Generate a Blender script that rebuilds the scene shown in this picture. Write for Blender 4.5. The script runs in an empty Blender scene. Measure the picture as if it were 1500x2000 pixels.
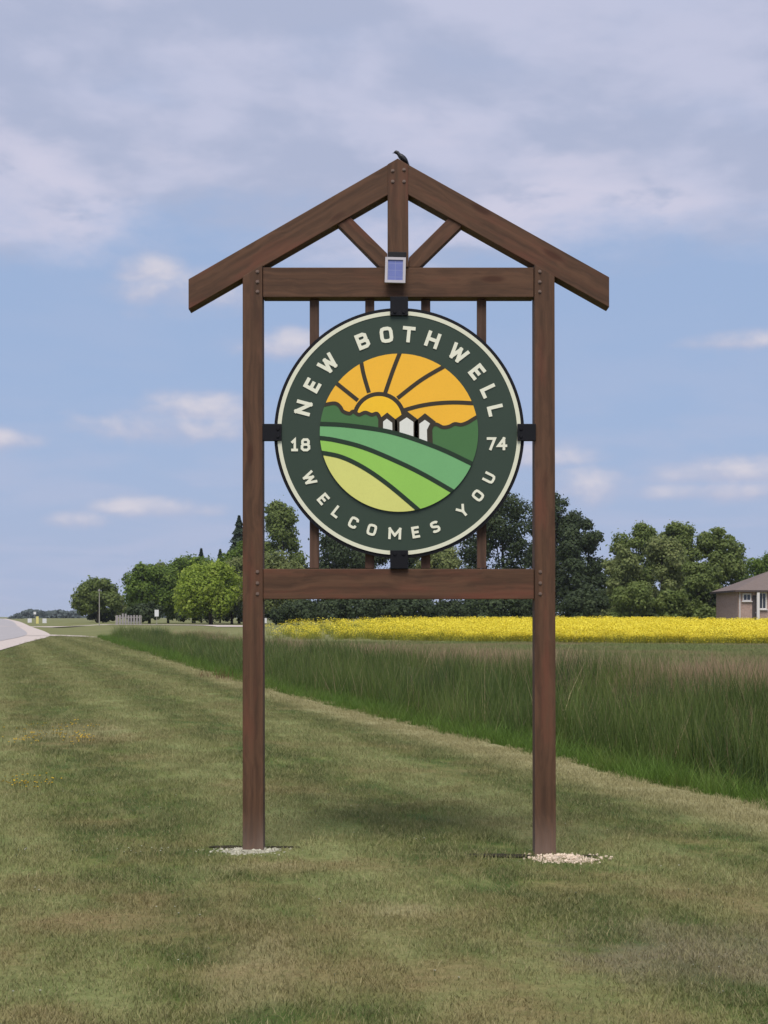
import bpy, bmesh, math, random
import numpy as np
from mathutils import Vector, Matrix, noise as mnoise
from mathutils.geometry import tessellate_polygon

random.seed(7); RNG = np.random.default_rng(7)
sc = bpy.context.scene
COL = sc.collection
R = math.radians

# ------------------------------------------------------------------ camera
F, CH, HZ = 2700.0, 1.535, 1204.0      # focal length and horizon line in photo pixels, eye height in metres
cam = bpy.data.objects.new('camera', bpy.data.cameras.new('camera'))
COL.objects.link(cam); sc.camera = cam
cam.location = (0, 0, CH); cam.rotation_euler = (R(90), 0, 0)
cam.data.sensor_fit = 'HORIZONTAL'; cam.data.sensor_width = 36.0
cam.data.lens = F / 1500 * 36
cam.data.shift_y = (HZ - 1000) / 1500
cam.data.clip_start = 0.1; cam.data.clip_end = 20000

# ------------------------------------------------------------------ light
SUN_EL, SUN_AZ = R(60), R(186)          # azimuth clockwise from +Y: behind the camera, a little to its left
w = bpy.data.worlds.new('World'); sc.world = w; w.use_nodes = True
sl = bpy.data.lights.new('sun', 'SUN'); sl.energy = 3.85; sl.angle = R(34.0); sl.color = (1, .95, .85)
so = bpy.data.objects.new('sun', sl); COL.objects.link(so)
sd = Vector((math.sin(SUN_AZ)*math.cos(SUN_EL), math.cos(SUN_AZ)*math.cos(SUN_EL), math.sin(SUN_EL)))
so.rotation_euler = sd.to_track_quat('Z', 'Y').to_euler(); so.location = (0, -20, 40)
vs = sc.view_settings
vs.view_transform = 'Standard'; vs.look = 'None'; vs.exposure = 0.0; vs.gamma = 1; vs.use_curve_mapping = False
sc.cycles.max_bounces = 6; sc.cycles.transparent_max_bounces = 4

# ------------------------------------------------------------------ node helpers
class G:
    """small expression helper over a node tree"""
    def __init__(s, nt): s.nt = nt
    def n(s, t, **k):
        nd = s.nt.nodes.new(t)
        for a, b in k.items(): setattr(nd, a, b)
        return nd
    def put(s, sock, v):
        if isinstance(v, bpy.types.NodeSocket): s.nt.links.new(v, sock)
        else: sock.default_value = v
    def m(s, op, a, b=None, c=None, clamp=False):
        nd = s.n('ShaderNodeMath', operation=op, use_clamp=clamp)
        for i, v in enumerate((a, b, c)):
            if v is not None: s.put(nd.inputs[i], v)
        return nd.outputs[0]
    def add(s, a, b): return s.m('ADD', a, b)
    def sub(s, a, b): return s.m('SUBTRACT', a, b)
    def mul(s, a, b): return s.m('MULTIPLY', a, b)
    def div(s, a, b): return s.m('DIVIDE', a, b)
    def ss(s, v, a, b, lo=0.0, hi=1.0):
        nd = s.n('ShaderNodeMapRange', interpolation_type='SMOOTHSTEP')
        s.put(nd.inputs['Value'], v)
        if a > b: a, b, lo, hi = b, a, hi, lo
        nd.inputs['From Min'].default_value = a; nd.inputs['From Max'].default_value = b
        nd.inputs['To Min'].default_value = lo; nd.inputs['To Max'].default_value = hi
        return nd.outputs[0]
    def mix(s, f, a, b, mode='MIX'):
        nd = s.n('ShaderNodeMix', data_type='RGBA', blend_type=mode)
        s.put(nd.inputs[0], f)
        for k, v in ((6, a), (7, b)):
            s.put(nd.inputs[k], v if isinstance(v, bpy.types.NodeSocket) else (*v[:3], 1))
        return nd.outputs[2]
    def noise(s, vec, scale, detail=4, rough=.55, dist=0.0, w=None):
        nd = s.n('ShaderNodeTexNoise')
        if vec is not None: s.put(nd.inputs['Vector'], vec)
        nd.inputs['Scale'].default_value = scale; nd.inputs['Detail'].default_value = detail
        nd.inputs['Roughness'].default_value = rough; nd.inputs['Distortion'].default_value = dist
        return nd.outputs['Fac']
    def xyz(s, v):
        nd = s.n('ShaderNodeSeparateXYZ'); s.put(nd.inputs[0], v); return nd.outputs
    def vec(s, x, y, z):
        nd = s.n('ShaderNodeCombineXYZ')
        for i, v in enumerate((x, y, z)): s.put(nd.inputs[i], v)
        return nd.outputs[0]
    def vmath(s, op, a, b):
        nd = s.n('ShaderNodeVectorMath', operation=op)
        s.put(nd.inputs[0], a); s.put(nd.inputs[1], b); return nd.outputs[0]
    def attr(s, name):
        nd = s.n('ShaderNodeAttribute'); nd.attribute_name = name; return nd.outputs['Fac']
    def geo(s, k='Position'): return s.n('ShaderNodeNewGeometry').outputs[k]
    def obj(s): return s.n('ShaderNodeTexCoord').outputs['Object']
    def rnd(s): return s.n('ShaderNodeObjectInfo').outputs['Random']

def L(r, g, b):
    f = lambda c: (c/255/12.92) if c/255 <= .04045 else ((c/255+.055)/1.055)**2.4
    return (f(r), f(g), f(b))

def mat(name, rough=.8, spec=.3):
    m = bpy.data.materials.new(name); m.use_nodes = True
    b = m.node_tree.nodes['Principled BSDF']
    b.inputs['Roughness'].default_value = rough; b.inputs['Specular IOR Level'].default_value = spec
    return m, G(m.node_tree), b

def bump(g, b, h, strength=.5, dist=.01):
    nd = g.n('ShaderNodeBump'); nd.inputs['Strength'].default_value = strength
    nd.inputs['Distance'].default_value = dist
    g.put(nd.inputs['Height'], h); g.nt.links.new(nd.outputs[0], b.inputs['Normal'])

def plain(name, col, rough=.6, spec=.3, var=.12, scale=6, metal=0.0):
    m, g, b = mat(name, rough, spec); b.inputs['Metallic'].default_value = metal
    f = g.noise(g.obj(), scale, 5, .6)
    k = [c*(1-var) for c in col]; l = [min(1, c*(1+var)) for c in col]
    g.put(b.inputs['Base Color'], g.mix(f, k, l))
    return m

# ------------------------------------------------------------------ sky
def build_sky():
    nt = w.node_tree; nt.nodes.clear(); g = G(nt)
    out = g.n('ShaderNodeOutputWorld'); bg = g.n('ShaderNodeBackground')
    nt.links.new(bg.outputs[0], out.inputs[0]); bg.inputs[1].default_value = 0.1
    sky = g.n('ShaderNodeTexSky', sky_type='NISHITA', sun_disc=False, sun_elevation=SUN_EL, sun_rotation=SUN_AZ)
    sky.air_density = 1.0; sky.dust_density = 1.5; sky.ozone_density = 1.2
    d = g.n('ShaderNodeTexCoord').outputs['Generated']
    x, y, z = g.xyz(d)
    az = g.m('ARCTAN2', x, y); el = g.m('ARCSINE', z)
    # cloud plane coordinates: the same deck overhead all round
    inv = g.div(1.0, g.add(g.m('MAXIMUM', z, 0.0), .16))
    p = g.vec(g.mul(x, inv), g.mul(y, inv), 0.0)
    n1 = g.noise(p, 1.3, 6, .50, .2)
    n2 = g.noise(g.vmath('ADD', p, (7.3, 2.1, 0)), 2.3, 7, .52, .25)
    n3 = g.noise(g.vmath('ADD', p, (1.3, 9.1, 0)), 6.0, 6, .55, .2)
    wob = g.noise(g.vec(g.mul(az, 1.0), g.mul(el, 2.2), 3.0), 5, 7, .58)
    eld = g.add(el, g.mul(g.sub(wob, .5), .20))
    deck = g.mul(g.ss(eld, .235, .295), g.ss(n1, .30, .46, .45, 1.0))
    veil = g.mul(g.ss(el, .30, .0), g.ss(n2, .42, .66, .0, .55))
    shade = g.mix(g.ss(g.add(g.mul(n2, .72), g.mul(n3, .28)), .44, .57), SKY['deck_dark'], SKY['deck_light'])
    shade = g.mix(g.mul(g.ss(n1, .49, .58), g.ss(n3, .36, .54)), shade, SKY['deck_pink'])
    blue = g.mix(1.0, sky.outputs[0], SKY['tint'], 'MULTIPLY')
    blue = g.mix(SKY['flat'], blue, SKY['blue'])
    c = g.mix(g.ss(el, .17, -.01, 0, SKY['haze_f']), blue, SKY['haze'])
    c = g.mix(veil, c, SKY['veil'])
    c = g.mix(g.mul(deck, .93), c, shade)
    # heaped low clouds (azimuth, elevation, half sizes in radians)
    q = g.vec(g.mul(az, 1.0), g.mul(el, 1.7), 0.0)
    edge = g.noise(q, 24, 6, .54, .25); big = g.noise(q, 9, 4, .5)
    def px(a, e, wa, we): return ((a-750)/F, (HZ-e)/F, wa/F, we/F)
    cl = [px(370, 592, 150, 50), px(300, 560, 80, 44), px(335, 848, 200, 38), px(385, 815, 110, 42), px(250, 842, 90, 26), px(8, 875, 80, 26), px(310, 1000, 150, 26), px(160, 1025, 60, 26),
          px(1430, 938, 160, 34), px(1140, 962, 90, 48), px(1400, 972, 170, 24), px(1450, 692, 120, 24), px(570, 685, 120, 40), px(1000, 900, 170, 40),
          (.62, .10, .09, .018), (-.7, .12, .08, .02), (1.3, .09, .09, .02), (-1.4, .11, .1, .02), (2.2, .1, .1, .02), (-2.3, .09, .1, .02)]
    tot = None; low = None
    for a, e, wa, we in cl:
        da = g.div(g.sub(az, a), wa); de = g.div(g.sub(el, e), we)
        below = g.ss(de, .0, -.7)
        r2 = g.add(g.mul(da, da), g.add(g.mul(de, de), g.mul(below, .7)))
        v = g.sub(1.0, r2)
        v = g.add(v, g.mul(g.sub(edge, .5), 3.4)); v = g.add(v, g.mul(g.sub(big, .5), 1.5))
        k = g.ss(v, -.75, 1.6)
        tot = k if tot is None else g.m('MAXIMUM', tot, k)
        up = g.mul(k, g.ss(g.add(de, g.mul(g.sub(edge, .5), 2.0)), -.7, .6)); low = up if low is None else g.m('MAXIMUM', low, up)
    cum = g.mix(low, SKY['cum_low'], SKY['cum_top'])
    c = g.mix(g.mul(tot, .9), c, cum)
    g.put(bg.inputs[0], c)
SKY = dict(deck_dark=(4.3, 4.75, 6.4), deck_light=(5.5, 5.7, 7.3), deck_pink=(6.3, 6.2, 7.6), tint=(.95, .92, .95), flat=.88,
           blue=(3.55, 4.75, 7.15), haze=(4.2, 4.85, 6.7), haze_f=.85, veil=(4.7, 5.15, 6.9), cum_low=(4.8, 5.0, 6.5), cum_top=(6.9, 6.6, 7.3))
build_sky()

# ------------------------------------------------------------------ object helpers
def link(name, me, m=None, parent=None):
    o = bpy.data.objects.new(name, me); COL.objects.link(o)
    if m is not None and me is not None: me.materials.append(m)
    if parent is not None: o.parent = parent
    return o
def tag(o, label=None, cat=None, group=None, kind=None):
    for k, v in (('label', label), ('category', cat), ('group', group), ('kind', kind)):
        if v: o[k] = v
    return o
def thing(name, label, cat, loc=(0, 0, 0), group=None):
    o = bpy.data.objects.new(name, None); COL.objects.link(o); o.location = loc
    o.empty_display_size = .2
    return tag(o, label, cat, group)
def mesh_np(name, v, f, smooth=False):
    me = bpy.data.meshes.new(name)
    v = np.asarray(v, np.float32); f = np.asarray(f, np.int32)
    k = f.shape[1]
    me.vertices.add(len(v)); me.vertices.foreach_set('co', v.ravel())
    me.loops.add(f.size); me.loops.foreach_set('vertex_index', f.ravel())
    me.polygons.add(len(f)); me.polygons.foreach_set('loop_start', np.arange(0, f.size, k, dtype=np.int32))
    me.update(calc_edges=True); me.validate()
    if smooth: me.shade_smooth()
    return me
def fattr(me, name, data, dom='POINT'):
    a = me.attributes.new(name, 'FLOAT', dom); a.data.foreach_set('value', np.asarray(data, np.float32))
def box_bm(bm, c, s, bev=0.0, rot=None):
    r = bmesh.ops.create_cube(bm, size=1.0)
    M = Matrix.Translation(c) @ (rot or Matrix()) @ Matrix.Diagonal((*s, 1))
    bmesh.ops.transform(bm, matrix=M, verts=r['verts'])
    if bev:
        es = {e for v in r['verts'] for e in v.link_edges}
        bmesh.ops.bevel(bm, geom=list(es), offset=bev, segments=2, profile=.6, affect='EDGES')
def bm_mesh(name, bm, smooth=False):
    me = bpy.data.meshes.new(name); bmesh.ops.recalc_face_normals(bm, faces=bm.faces[:]); bm.to_mesh(me); bm.free()
    if smooth: me.shade_smooth()
    return me
def box(name, c, s, m, parent=None, bev=0.0, rot=None):
    bm = bmesh.new(); box_bm(bm, (0, 0, 0), s, bev, rot)
    o = link(name, bm_mesh(name, bm), m, parent); o.location = c; return o
def cyl_bm(bm, a, b, r0, r1, seg=10):
    a = Vector(a); b = Vector(b); d = b-a
    M = Matrix.Translation((a+b)/2) @ d.to_track_quat('Z', 'Y').to_matrix().to_4x4()
    bmesh.ops.create_cone(bm, cap_ends=True, segments=seg, radius1=r0, radius2=r1, depth=d.length, matrix=M)
def tube_bm(bm, pts, radii, seg=10, flat=1.0):
    rings = []
    pts = [Vector(p) for p in pts]
    for i, p in enumerate(pts):
        t = (pts[min(i+1, len(pts)-1)] - pts[max(i-1, 0)]).normalized()
        s = t.cross(Vector((0, 1, 0)));  s = s.normalized() if s.length > 1e-4 else Vector((1, 0, 0))
        n = s.cross(t).normalized()
        rr = radii[i] if isinstance(radii[i], tuple) else (radii[i], radii[i])
        rings.append([bm.verts.new(p + s*math.cos(a)*rr[0] + n*math.sin(a)*rr[1]) for a in [2*math.pi*k/seg for k in range(seg)]])
    for A, B in zip(rings, rings[1:]):
        for k in range(seg): bm.faces.new((A[k], A[(k+1) % seg], B[(k+1) % seg], B[k]))
    bm.faces.new(rings[0][::-1]); bm.faces.new(rings[-1])

# ------------------------------------------------------------------ terrain
EY = np.array([-40, 5, 12.1, 13.4, 14.6, 16.85, 21.06, 31.8, 57.6, 81, 130, 300, 900, 4000.])
EX = np.array([20.5, 5.65, 3.36, 2.80, 2.42, 1.75, .39, -2.8, -9.6, -15.6, -28, -75, -240, -240.])
def xe(y): return np.interp(y, EY, EX)
def sstep(v, a, b):
    t = np.clip((np.asarray(v, float)-a)/(b-a), 0, 1); return t*t*(3-2*t)
def height(x, y):
    x = np.asarray(x, float); y = np.asarray(y, float)
    u = x - xe(y)
    lawn = -.15*np.clip((u+4.6)/4.6, 0, 1)**1.4
    fld = np.interp(y, [0, 30, 70, 106, 146, 155, 5000], [-.2, -.2, -.45, -.72, .30, .32, .3])
    fade = 1 - sstep(y, 100, 128)
    ditch = -.85*sstep(u, 0, 2.4)*(1-sstep(u, 4.0, 7.0))*fade
    return lawn*(1-sstep(u, 0, 6)) + fld*sstep(u, 1, 7) + ditch
def P(px, py, z=0.0):
    """ground point seen at a photo pixel, for a plane at height z"""
    Y = F*(CH-z)/(py-HZ); return ((px-750)*Y/F, Y)
def X(px, Y): return (px-750)*Y/F
def Z(py, Y): return CH + (HZ-py)*Y/F

# lawn colour, shared by the soil sheet and the blades standing on it
def lawn_colour(g, blade):
    pos = g.geo(); x, y, z = g.xyz(pos)
    ca, sa = math.cos(.28), math.sin(.28)
    s = g.add(g.mul(x, ca), g.mul(y, sa)); t = g.sub(g.mul(y, ca), g.mul(x, sa))   # across and along the mowing
    st = g.vec(s, g.mul(t, .22), 0.0)
    n_big = g.noise(g.vec(x, y, 0.0), .55, 4, .6)
    n_mid = g.noise(g.vec(x, y, 4.0), 2.3, 5, .62)
    n_str = g.noise(st, 2.6, 4, .6)
    n_fin = g.noise(g.vec(x, y, 9.0), 17, 4, .65)
    c = g.mix(g.ss(n_mid, .3, .7), LAWN['deep'], LAWN['green'])
    lane = g.m('SINE', g.add(g.mul(s, 3.1), g.mul(n_big, 3.0)))
    c = g.mix(g.mul(g.ss(lane, -.5, .9), g.ss(n_str, .3, .6, .25, .85)), c, LAWN['pale'])
    c = g.mix(g.mul(g.ss(lane, -.1, -.9), g.ss(n_mid, .66, .40, 0, .85)), c, LAWN['deep'])
    c = g.mix(g.ss(n_str, .50, .66, 0, .55), c, LAWN['pale'])
    front = g.ss(y, 10.2, 7.6, .0, .17)
    c = g.mix(g.ss(g.add(g.mul(n_big, .6), g.add(g.mul(n_mid, .4), g.mul(front, .45))), .49, .70, 0, .85), c, LAWN['dry'])
    for bx, by, rx, ry, k, amt in LAWN['spots']:
        dx = g.div(g.sub(x, bx), rx); dy = g.div(g.sub(y, by), ry)
        v = g.sub(1.0, g.add(g.mul(dx, dx), g.mul(dy, dy)))
        v = g.add(v, g.mul(g.sub(n_mid, .5), 2.4)); v = g.add(v, g.mul(g.sub(n_fin, .5), 1.6))
        c = g.mix(g.ss(v, .1, 1.2, 0, amt), c, LAWN[k])
    # straw lying along the mown edge
    e = g.add(g.mul(y, -.30), 6.75); e = g.add(e, g.mul(g.mul(g.sub(y, 17), g.sub(y, 17)), .00085))
    u = g.sub(x, e)
    u = g.add(u, g.mul(g.sub(n_mid, .5), .7))
    c = g.mix(g.mul(g.ss(u, -1.3, -.35), g.ss(y, 60, 24, .35, .75)), c, LAWN['straw'])
    c = g.mix(g.ss(n_fin, .3, .75, 0, .55), c, LAWN['straw' if blade else 'deep'])
    return c
LAWN = dict(green=(.138, .172, .046), deep=(.056, .086, .022), pale=(.238, .250, .105), dry=(.228, .170, .086), straw=(.36, .31, .175),
            soil_shade=(.12, .10, .065), dirt=(.19, .155, .12),
            spots=[(.1, 7.25, .35, .25, 'straw', .8), (-.55, 6.0, .28, 1.0, 'straw', .6), (1.55, 6.35, .95, 1.0, 'dirt', .75),
                   (-1.3, 6.9, .7, .5, 'dry', .7), (-4.1, 18.2, 1.1, 2.4, 'straw', .7), (-3.6, 17, .8, 1.2, 'dry', .8), (-.8, 8.4, .5, .2, 'straw', .5),
                   (-1.9, 7.9, .6, .4, 'dry', .6), (-.1, 5.9, 1.0, .4, 'dry', .6), (.5, 9.0, .5, .06, 'straw', .6), (3.2, 9.5, .6, 1.5, 'pale', .5)])

m, g, b = mat('turf', .95, .1)
c0 = lawn_colour(g, False)
px_, py_, pz_ = g.xyz(g.geo())
far = g.mix(g.noise(g.geo(), .05, 5, .6), (.11, .125, .045), (.19, .185, .085))
c0 = g.mix(g.ss(py_, 55, 120), c0, far)
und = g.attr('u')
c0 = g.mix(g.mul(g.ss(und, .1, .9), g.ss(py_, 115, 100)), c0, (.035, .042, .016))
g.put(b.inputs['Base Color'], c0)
bump(g, b, g.noise(g.geo(), 30, 5, .7), .6, .03)
M_turf = m

ys = np.concatenate([np.arange(-30, 3, 3), np.arange(3, 40, .5), np.arange(40, 180, 3), np.geomspace(180, 4000, 26)])
us = np.concatenate([-np.geomspace(5000, 14, 16), np.arange(-12, -5, 1.0), np.arange(-5, 9, .35), np.arange(9, 40, 2.5), np.geomspace(40, 5000, 18)])
UU, YY = np.meshgrid(us, ys); XX = UU + xe(YY)
ZZ = height(XX, YY)
near = (YY < 45) & (np.abs(UU) < 14)
ZZ += near*np.array([[.018*mnoise.noise((a*.9, c*.9, 0)) for a, c in zip(ra, rc)] for ra, rc in zip(XX, YY)])
nu = len(us); idx = np.arange(XX.size).reshape(XX.shape)
q = np.stack([idx[:-1, :-1], idx[:-1, 1:], idx[1:, 1:], idx[1:, :-1]], -1).reshape(-1, 4)
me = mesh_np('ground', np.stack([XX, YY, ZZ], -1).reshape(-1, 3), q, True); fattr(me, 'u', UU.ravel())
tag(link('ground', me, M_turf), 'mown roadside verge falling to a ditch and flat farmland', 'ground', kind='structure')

def strip(name, right, width, m, zoff, label, cat, left_w=None):
    v = []; f = []
    n = len(right)
    for i, (x, y) in enumerate(right):
        a = Vector(right[max(i-1, 0)]); c = Vector(right[min(i+1, n-1)]); t = (c-a).normalized(); nrm = Vector((-t.y, t.x))
        for k in range(5):
            p = Vector((x, y)) + nrm*width*k/4
            v.append((p.x, p.y, float(height(p.x, p.y)) + zoff))
    for i in range(n-1):
        for k in range(4): f.append((i*5+k, (i+1)*5+k, (i+1)*5+k+1, i*5+k+1))
    o = link(name, mesh_np(name, v, f, True), m); return tag(o, label, cat, kind='structure')
def curve(pts, step):
    pts = [np.array(p, float) for p in pts]; out = []
    for i in range(len(pts)-1):
        p0 = pts[max(i-1, 0)]; p1 = pts[i]; p2 = pts[i+1]; p3 = pts[min(i+2, len(pts)-1)]
        k = max(2, int(np.linalg.norm(p2-p1)/step))
        for t in np.arange(k)/k:
            out.append(tuple(.5*((2*p1)+(-p0+p2)*t+(2*p0-5*p1+4*p2-p3)*t*t+(-p0+3*p1-3*p2+p3)*t**3)))
    out.append(tuple(pts[-1])); return out

m, g, b = mat('gravel_shoulder', .95, .1)
n = g.noise(g.geo(), 3, 6, .7); g.put(b.inputs['Base Color'], g.mix(n, (.36, .315, .29), (.55, .48, .45)))
bump(g, b, g.noise(g.geo(), 25, 4, .7), .6, .03); M_shoulder = m
m, g, b = mat('asphalt', .85, .3)
x, y, z = g.xyz(g.geo())
n = g.noise(g.vec(g.mul(x, 2.0), g.mul(y, .2), 0.0), 1.0, 5, .6); g.put(b.inputs['Base Color'], g.mix(n, (.25, .235, .245), (.37, .35, .36)))
bump(g, b, g.noise(g.geo(), 60, 3, .7), .4, .01); M_asphalt = m
road_r = curve([(-6, 2), (-10.8, 28), (-17.2, 62), (-20.9, 81), (-25.9, 107), (-33.8, 138), (-55, 215), (-122, 460), (-260, 950)], 8)
strip('road_shoulder', road_r, 13.5, M_shoulder, .03, 'pale gravel shoulder along the paved highway', 'road shoulder')
road_in = []
for i, (x, y) in enumerate(road_r):
    a = Vector(road_r[max(i-1, 0)]); c = Vector(road_r[min(i+1, len(road_r)-1)]); t = (c-a).normalized()
    road_in.append((x-t.y*1.9, y+t.x*1.9))
strip('road', road_in, 9.0, M_asphalt, .045, 'grey paved highway curving away at the left', 'road')
strip('side_road', curve([(-13.5, 158), (-17, 176), (-21, 187), (-36, 203), (-62, 216)], 5), 5.5, M_shoulder, .05, 'light gravel side road below the trees', 'side road')
strip('field_approach', curve([(-20.5, 112), (-22, 114), (-25, 115.5), (-29, 116)], 2), 8.0, M_shoulder, .04, 'short gravel field approach off the highway', 'track')

# ------------------------------------------------------------------ grass and crops (nobody could count them)
def blade_mesh(name, n, rad, h0, h1, wd, lean, curl=.4, seg=2, seed=0, flat_top=None):
    r = np.random.default_rng(seed); V = []; Fc = []; rn = []; tt = []
    for i in range(n):
        a = r.uniform(0, 6.283); d = rad*math.sqrt(r.uniform()); bx, by = d*math.cos(a), d*math.sin(a)
        h = r.uniform(h0, h1); az = r.uniform(0, 6.283); ln = lean*r.uniform(.2, 1.0)*h
        wa = r.uniform(0, 6.283); wx, wy = math.cos(wa)*wd/2, math.sin(wa)*wd/2
        ii = len(V); rr = r.uniform()
        for k in range(seg+1):
            t = k/seg; off = ln*(t**(1+curl*2)); zz = h*t*(1-.12*lean*t)
            ww = (1-t)**.7 if k < seg else .12
            cx, cy = bx+math.cos(az)*off, by+math.sin(az)*off
            V += [(cx-wx*ww, cy-wy*ww, zz), (cx+wx*ww, cy+wy*ww, zz)]; rn += [rr, rr]; tt += [t, t]
        for k in range(seg): Fc.append((ii+2*k, ii+2*k+1, ii+2*k+3, ii+2*k+2))
    return V, Fc, rn, tt
def pack(name, data, m):
    V, Fc, rn, tt = data
    me = mesh_np(name, V, Fc); fattr(me, 'rnd', rn); fattr(me, 'tip', tt); me.materials.append(m)
    return bpy.data.objects.new(name, me)

def scatter(name, pts, templates, label, cat, rot=None, scale=None, lean=.06):
    """one object whose points carry instanced clumps"""
    pts = np.asarray(pts, np.float32); n = len(pts)
    me = bpy.data.meshes.new(name); me.vertices.add(n); me.vertices.foreach_set('co', pts.ravel())
    sv = np.asarray(scale if scale is not None else RNG.uniform(.8, 1.2, n), np.float32)
    a = me.attributes.new('sc', 'FLOAT_VECTOR', 'POINT')
    sv3 = np.stack([sv, sv, sv*RNG.uniform(.85, 1.15, n)], -1) if sv.ndim == 1 else sv
    a.data.foreach_set('vector', sv3.astype(np.float32).ravel())
    a = me.attributes.new('rt', 'FLOAT_VECTOR', 'POINT')
    rv = np.stack([RNG.normal(0, lean, n), RNG.normal(0, lean, n), RNG.uniform(0, 6.283, n)], -1)
    a.data.foreach_set('vector', rv.astype(np.float32).ravel())
    me.update()
    o = link(name, me); tag(o, label, cat, kind='stuff')
    tc = bpy.data.collections.new(name + '_clumps')
    for t in templates: tc.objects.link(t)
    ng = bpy.data.node_groups.new(name, 'GeometryNodeTree')
    ng.interface.new_socket('Geometry', in_out='INPUT', socket_type='NodeSocketGeometry')
    ng.interface.new_socket('Geometry', in_out='OUTPUT', socket_type='NodeSocketGeometry')
    N = ng.nodes; gi = N.new('NodeGroupInput'); go = N.new('NodeGroupOutput')
    ci = N.new('GeometryNodeCollectionInfo'); ci.inputs[0].default_value = tc
    ci.inputs['Separate Children'].default_value = True; ci.inputs['Reset Children'].default_value = True
    ip = N.new('GeometryNodeInstanceOnPoints'); ip.inputs['Pick Instance'].default_value = True
    def at(nm):
        k = N.new('GeometryNodeInputNamedAttribute'); k.data_type = 'FLOAT_VECTOR'; k.inputs[0].default_value = nm; return k.outputs[0]
    K = ng.links
    K.new(gi.outputs[0], ip.inputs['Points']); K.new(ci.outputs[0], ip.inputs['Instance'])
    er = N.new('FunctionNodeEulerToRotation'); K.new(at('rt'), er.inputs[0]); K.new(er.outputs[0], ip.inputs['Rotation'])
    K.new(at('sc'), ip.inputs['Scale']); K.new(ip.outputs[0], go.inputs[0])
    md = o.modifiers.new('scatter', 'NODES'); md.node_group = ng
    return o

def leafy(name, colfun, trans=.3, rough=.6):
    m, g, b = mat(name, rough, .25)
    c = colfun(g)
    g.put(b.inputs['Base Color'], c)
    tr = g.n('ShaderNodeBsdfTranslucent'); g.put(tr.inputs[0], c)
    mx = g.n('ShaderNodeMixShader'); mx.inputs[0].default_value = trans
    g.nt.links.new(b.outputs[0], mx.inputs[1]); g.nt.links.new(tr.outputs[0], mx.inputs[2])
    g.nt.links.new(mx.outputs[0], g.nt.nodes['Material Output'].inputs[0])
    return m
def vary(c, r=.35, scale=1.2, alt=None, alt_at=(.5, .7)):
    lo = tuple(k*(1-r) for k in c); hi = tuple(k*(1+r) for k in c)
    def f(g):
        k = g.mix(g.attr('rnd'), lo, hi)
        if alt: k = g.mix(g.ss(g.noise(g.geo(), scale, 4, .6), *alt_at), k, alt)
        return k
    return f

def lawn_blade(g):
    c = lawn_colour(g, True)
    c = g.mix(g.mul(g.attr('rnd'), .5), c, (.27, .26, .10))
    return g.mix(g.ss(g.attr('rnd'), .9, 1.0, 0, .7), c, (.42, .36, .20))
M_blade = leafy('lawn_blade', lawn_blade, .25, .7)
lawn_t = [pack('turf_tuft', blade_mesh('t', 80, .16, .010, .034, .0040, 1.1, seed=10+i), M_blade) for i in range(5)]
pts = []; scl = []
def lawn_zone(y0, y1, dens, s):
    area_x0 = lambda y: -.32*y-2.0
    n = int((y1-y0)*(.64*(y0+y1)/2+4)*dens)
    y = RNG.uniform(y0, y1, n); x = RNG.uniform(-1, 1, n)*(.32*y+2.0)
    k = (x - xe(y) < .12) & (x > np.interp(y, [p[1] for p in road_r], [p[0] for p in road_r])+.3)
    x, y = x[k], y[k]
    pts.append(np.stack([x, y, height(x, y)], -1)); scl.append(np.full(len(x), s)*RNG.uniform(.75, 1.3, len(x)))
lawn_zone(3.6, 8, 120, 1.0); lawn_zone(8, 14, 65, 1.15); lawn_zone(14, 26, 30, 1.4); lawn_zone(26, 50, 11, 1.9); lawn_zone(50, 112, 2.6, 2.8)
PL = np.concatenate(pts); SL = np.concatenate(scl)
clear = (np.hypot((PL[:, 0]-.72)/.20, (PL[:, 1]-8.97)/.07) > 1) & (np.hypot((PL[:, 0]+1.03)/.14, (PL[:, 1]-9.15)/.06) > 1) & (np.hypot((PL[:, 0]+.855)/.2, (PL[:, 1]-8.95)/.13) > 1) & (np.hypot((PL[:, 0]-1.12)/.2, (PL[:, 1]-8.86)/.17) > 1)
PL, SL = PL[clear], SL[clear]
scatter('mown_grass', PL, lawn_t, 'short mown olive green grass around the welcome sign', 'grass', scale=SL)

# ditch vegetation
def zone(y0, y1, u0, u1, dens, margin=3, jag=.0):
    n = int((y1-y0)*(u1-u0)*dens); y = RNG.uniform(y0, y1, n); u = RNG.uniform(u0, u1, n)
    if jag: u = u + np.array([jag*mnoise.noise((a*.45, 3.3, 0)) for a in y])
    x = u + xe(y); k = np.abs(x) < .30*y+margin
    x, y = x[k], y[k]; return np.stack([x, y, height(x, y)-.02], -1)
def split(fun, cuts):
    out = [fun(a, b, d) for a, b, d in cuts]; return np.concatenate(out)

M_lush = leafy('lush_blade', vary((.095, .165, .026), .45, .9, (.155, .180, .045)), .35)
lush_t = [pack('lush_clump', blade_mesh('l', 46, .2, .16, .48, .010, .75, seed=40+i, seg=3), M_lush) for i in range(4)]
p = split(lambda a, b, d: zone(a, b, .02, 2.8, d, jag=.22), [(7, 20, 22), (20, 45, 11), (45, 112, 5)])
u_ = p[:, 0]-xe(p[:, 1])
s = np.clip(.45+u_*.55, .4, 1.25)*RNG.uniform(.7, 1.25, len(p))*np.where(p[:, 1] > 45, 1.3, 1)
scatter('lush_grass', p, lush_t, 'lush bright green long grass along the mown edge', 'long grass', scale=s)

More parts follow.
